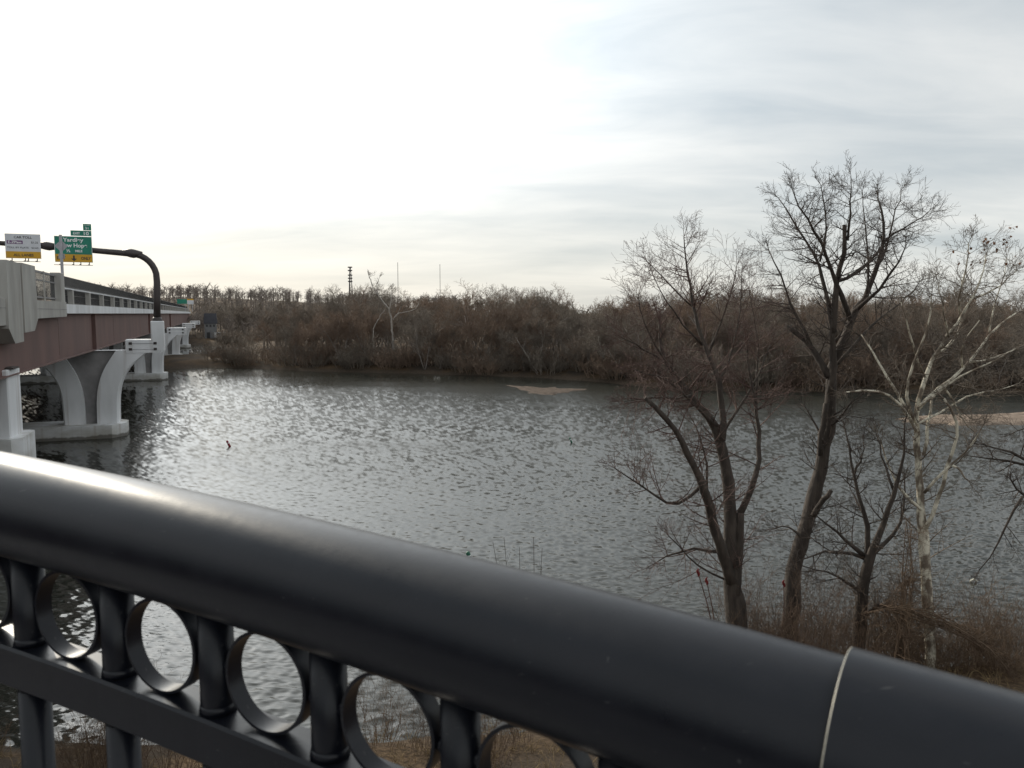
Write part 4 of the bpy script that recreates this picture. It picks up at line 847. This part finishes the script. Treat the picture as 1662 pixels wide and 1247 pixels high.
# ------------------------------------------------------------------ small things on the water
def buoy(label, px, py, D_lean, m, hgt, rad):
    p = at_z(px, py, 0); o = empty('buoy', (p[0], p[1], 0)); tag(o, label, 'buoy'); o.rotation_euler = (R(4), R(D_lean), 0)
    b = MB(); b.tube([(0, 0, -.35), (0, 0, hgt*.8), (0, 0, hgt*.93), (0, 0, hgt)], [rad, rad, rad*.8, rad*.35], 20); b.build('body', m, o, True)
    b = MB(); b.tube([(0, 0, hgt*.50), (0, 0, hgt*.62)], rad*1.03, 20); b.build('band', M['letter_white'], o, True)
M['buoy_red'] = mat('buoy_red', (.30, .022, .04), .5, (.24, .02, .035), 5); M['buoy_green'] = mat('buoy_green', (.01, .12, .07), .5, (.012, .09, .05), 5)
buoy('red spar buoy leaning in the current out on the river', 373, 725, -24, M['buoy_red'], .52, .085)
buoy('small green spar buoy leaning on the open river far from the rail', 928, 719, -24, M['buoy_green'], .48, .065)
buoy('green buoy with a pale top just beyond the rail', 763, 911, -14, M['buoy_green'], .42, .09)
p = at_z(1580, 945, 0); b = MB(); b.tube([(p[0]-.16, p[1], -.04), (p[0]-.09, p[1], .06), (p[0]+.02, p[1]+.02, .10), (p[0]+.1, p[1]+.02, .06), (p[0]+.15, p[1], -.05)], [.02, .035, .04, .035, .015], 10)
M['bleached'] = mat('bleached_wood', (.75, .73, .62), .7, (.55, .52, .42), 14)
tag(b.build('driftwood', M['bleached'], smooth=True), 'small bleached curved piece of driftwood in the water right of the sycamore', 'driftwood')

# ------------------------------------------------------------------ far end of the bridge
def lattice(px, ptop, y, label):
    pt = at_y(px, ptop, y); z0 = float(ground_z(pt[0], pt[1])); o = empty('radio_tower', (pt[0], pt[1], z0)); tag(o, label, 'tower'); hh = pt[2]-z0; b = MB(); w0 = 2.6
    leg = lambda k, f: np.array([math.cos(k*2.094)*w0*(1-.82*f), math.sin(k*2.094)*w0*(1-.82*f), hh*f])
    for k in range(3): b.tube([leg(k, 0), leg(k, .97)], [.42, .32], 5)
    for i in range(14):
        for k in range(3): b.tube([leg(k, i/14*.97), leg((k+1) % 3, (i+1)/14*.97)], .1, 4)
    b.build('mast', M['tower'], o)
    for f in (.62, .70, .78, .90, .985):
        b = MB(); b.box(-2.1, 2.1, -.4, .4, hh*f-.55, hh*f+.55); b.build('antenna', M['tower'], o)
lattice(568, 433, 760, 'grey lattice radio tower with antennas beyond the wood')
for px, pt_, y, lb in ((645.5, 426, 1200, 'thin guyed radio mast just right of the lattice tower'), (714, 429, 1250, 'thin faint radio mast farther right along the treeline')):
    p = at_y(px, pt_, y); z0 = float(ground_z(p[0], p[1])); b = MB(); b.tube([(p[0], p[1], z0-1), (p[0], p[1], p[2])], [.42, .36], 6); tag(b.build('radio_mast', M['tower']), lb, 'mast')
# grey pavilion-like building at the far landing
gb = empty('riverside_building', tuple(at_y(342, 534, 262)[:2])+(float(ground_z(*at_y(342, 534, 262)[:2]))-.2,), .35); tag(gb, 'small grey building with three little windows at the end of the bridge', 'building')
M['grey_wall'] = mat('grey_wall', (.20, .20, .20), .9, (.15, .15, .155), .8); M['slate'] = mat('slate_roof', (.07, .072, .085), .8, (.055, .057, .068), 1)
b = MB(); b.box(-1.9, 1.9, -2, 2, 0, 5.2); b.build('wall', M['grey_wall'], gb)
b = MB(); b.prism([(-2.15, 5.2), (2.15, 5.2), (1.9, 8.6), (-1.9, 8.6)], 'y', -2.25, 2.2); b.build('roof', M['slate'], gb)
for x in (-1.1, 0, 1.1):
    b = MB(); b.box(x-.28, x+.28, -2.03, -1.99, 4.1, 4.8); b.build('window', M['rail_black'], gb)
b = MB(); b.box(-1.2, -.2, -2.04, -1.99, .1, 2.3); b.build('door', M['rail_black'], gb)
def far_sign(px, py, y, w_, h_, m1, m2, label):
    c = at_y(px, py, y); z0 = 10.66; o = empty('highway_sign', (c[0], c[1], z0), -AZB); tag(o, label, 'sign')
    for x in (-w_*.3, w_*.3): b = MB(); b.box(x-.08, x+.08, -.08, .08, 0, c[2]-z0+h_*.3); b.build('post', M['galv'], o)
    b = MB(); b.box(-w_/2, w_/2, -.14, -.085, c[2]-z0-h_/2, c[2]-z0+h_/2*(.45 if m2 else 1)); b.build('panel', M[m1], o)
    if m2: b = MB(); b.box(-w_/2, w_/2, -.14, -.085, c[2]-z0+h_/2*.451, c[2]-z0+h_/2); b.build('header', M[m2], o)
far_sign(295.5, 489.5, 255, 3.0, 1.5, 'sign_green', None, 'green road sign far along the bridge')
far_sign(309, 489.5, 252, 1.9, 1.7, 'sign_white', 'sign_yellow', 'white road sign with an orange header far along the bridge')
# a parked pale van below the far landing
def van(px, py, y):
    c = at_y(px, py, y); z0 = float(ground_z(c[0], c[1])); o = empty('parked_van', (c[0], c[1], z0), .5); tag(o, 'white van parked beside the small grey building', 'van')
    M['van_white'] = mat('van_paint', (.6, .6, .6), .35, (.55, .55, .56), 1); M['glass'] = mat('dark_glass', (.02, .022, .025), .1); M['tyre'] = mat('tyre', (.02, .02, .02), .9)
    b = MB(); b.prism([(-2.4, .35), (2.4, .35), (2.4, 1.0), (1.6, 1.25), (1.0, 2.0), (-2.3, 2.05), (-2.4, 1.8)], 'y', -.9, .9); b.build('body', M['van_white'], o)
    for sg in (-.905, .905): b = MB(); b.prism([(-1.9, 1.25), (1.35, 1.25), (.9, 1.85), (-1.9, 1.85)], 'y', sg-.004, sg+.004); b.build('window', M['glass'], o)
    for x in (-1.5, 1.5):
        for sg in (-.8, .8): b = MB(); b.tube([(x, sg-.1, .33), (x, sg+.1, .33)], .33, 16); b.build('wheel', M['tyre'], o)
van(360, 522, 258)
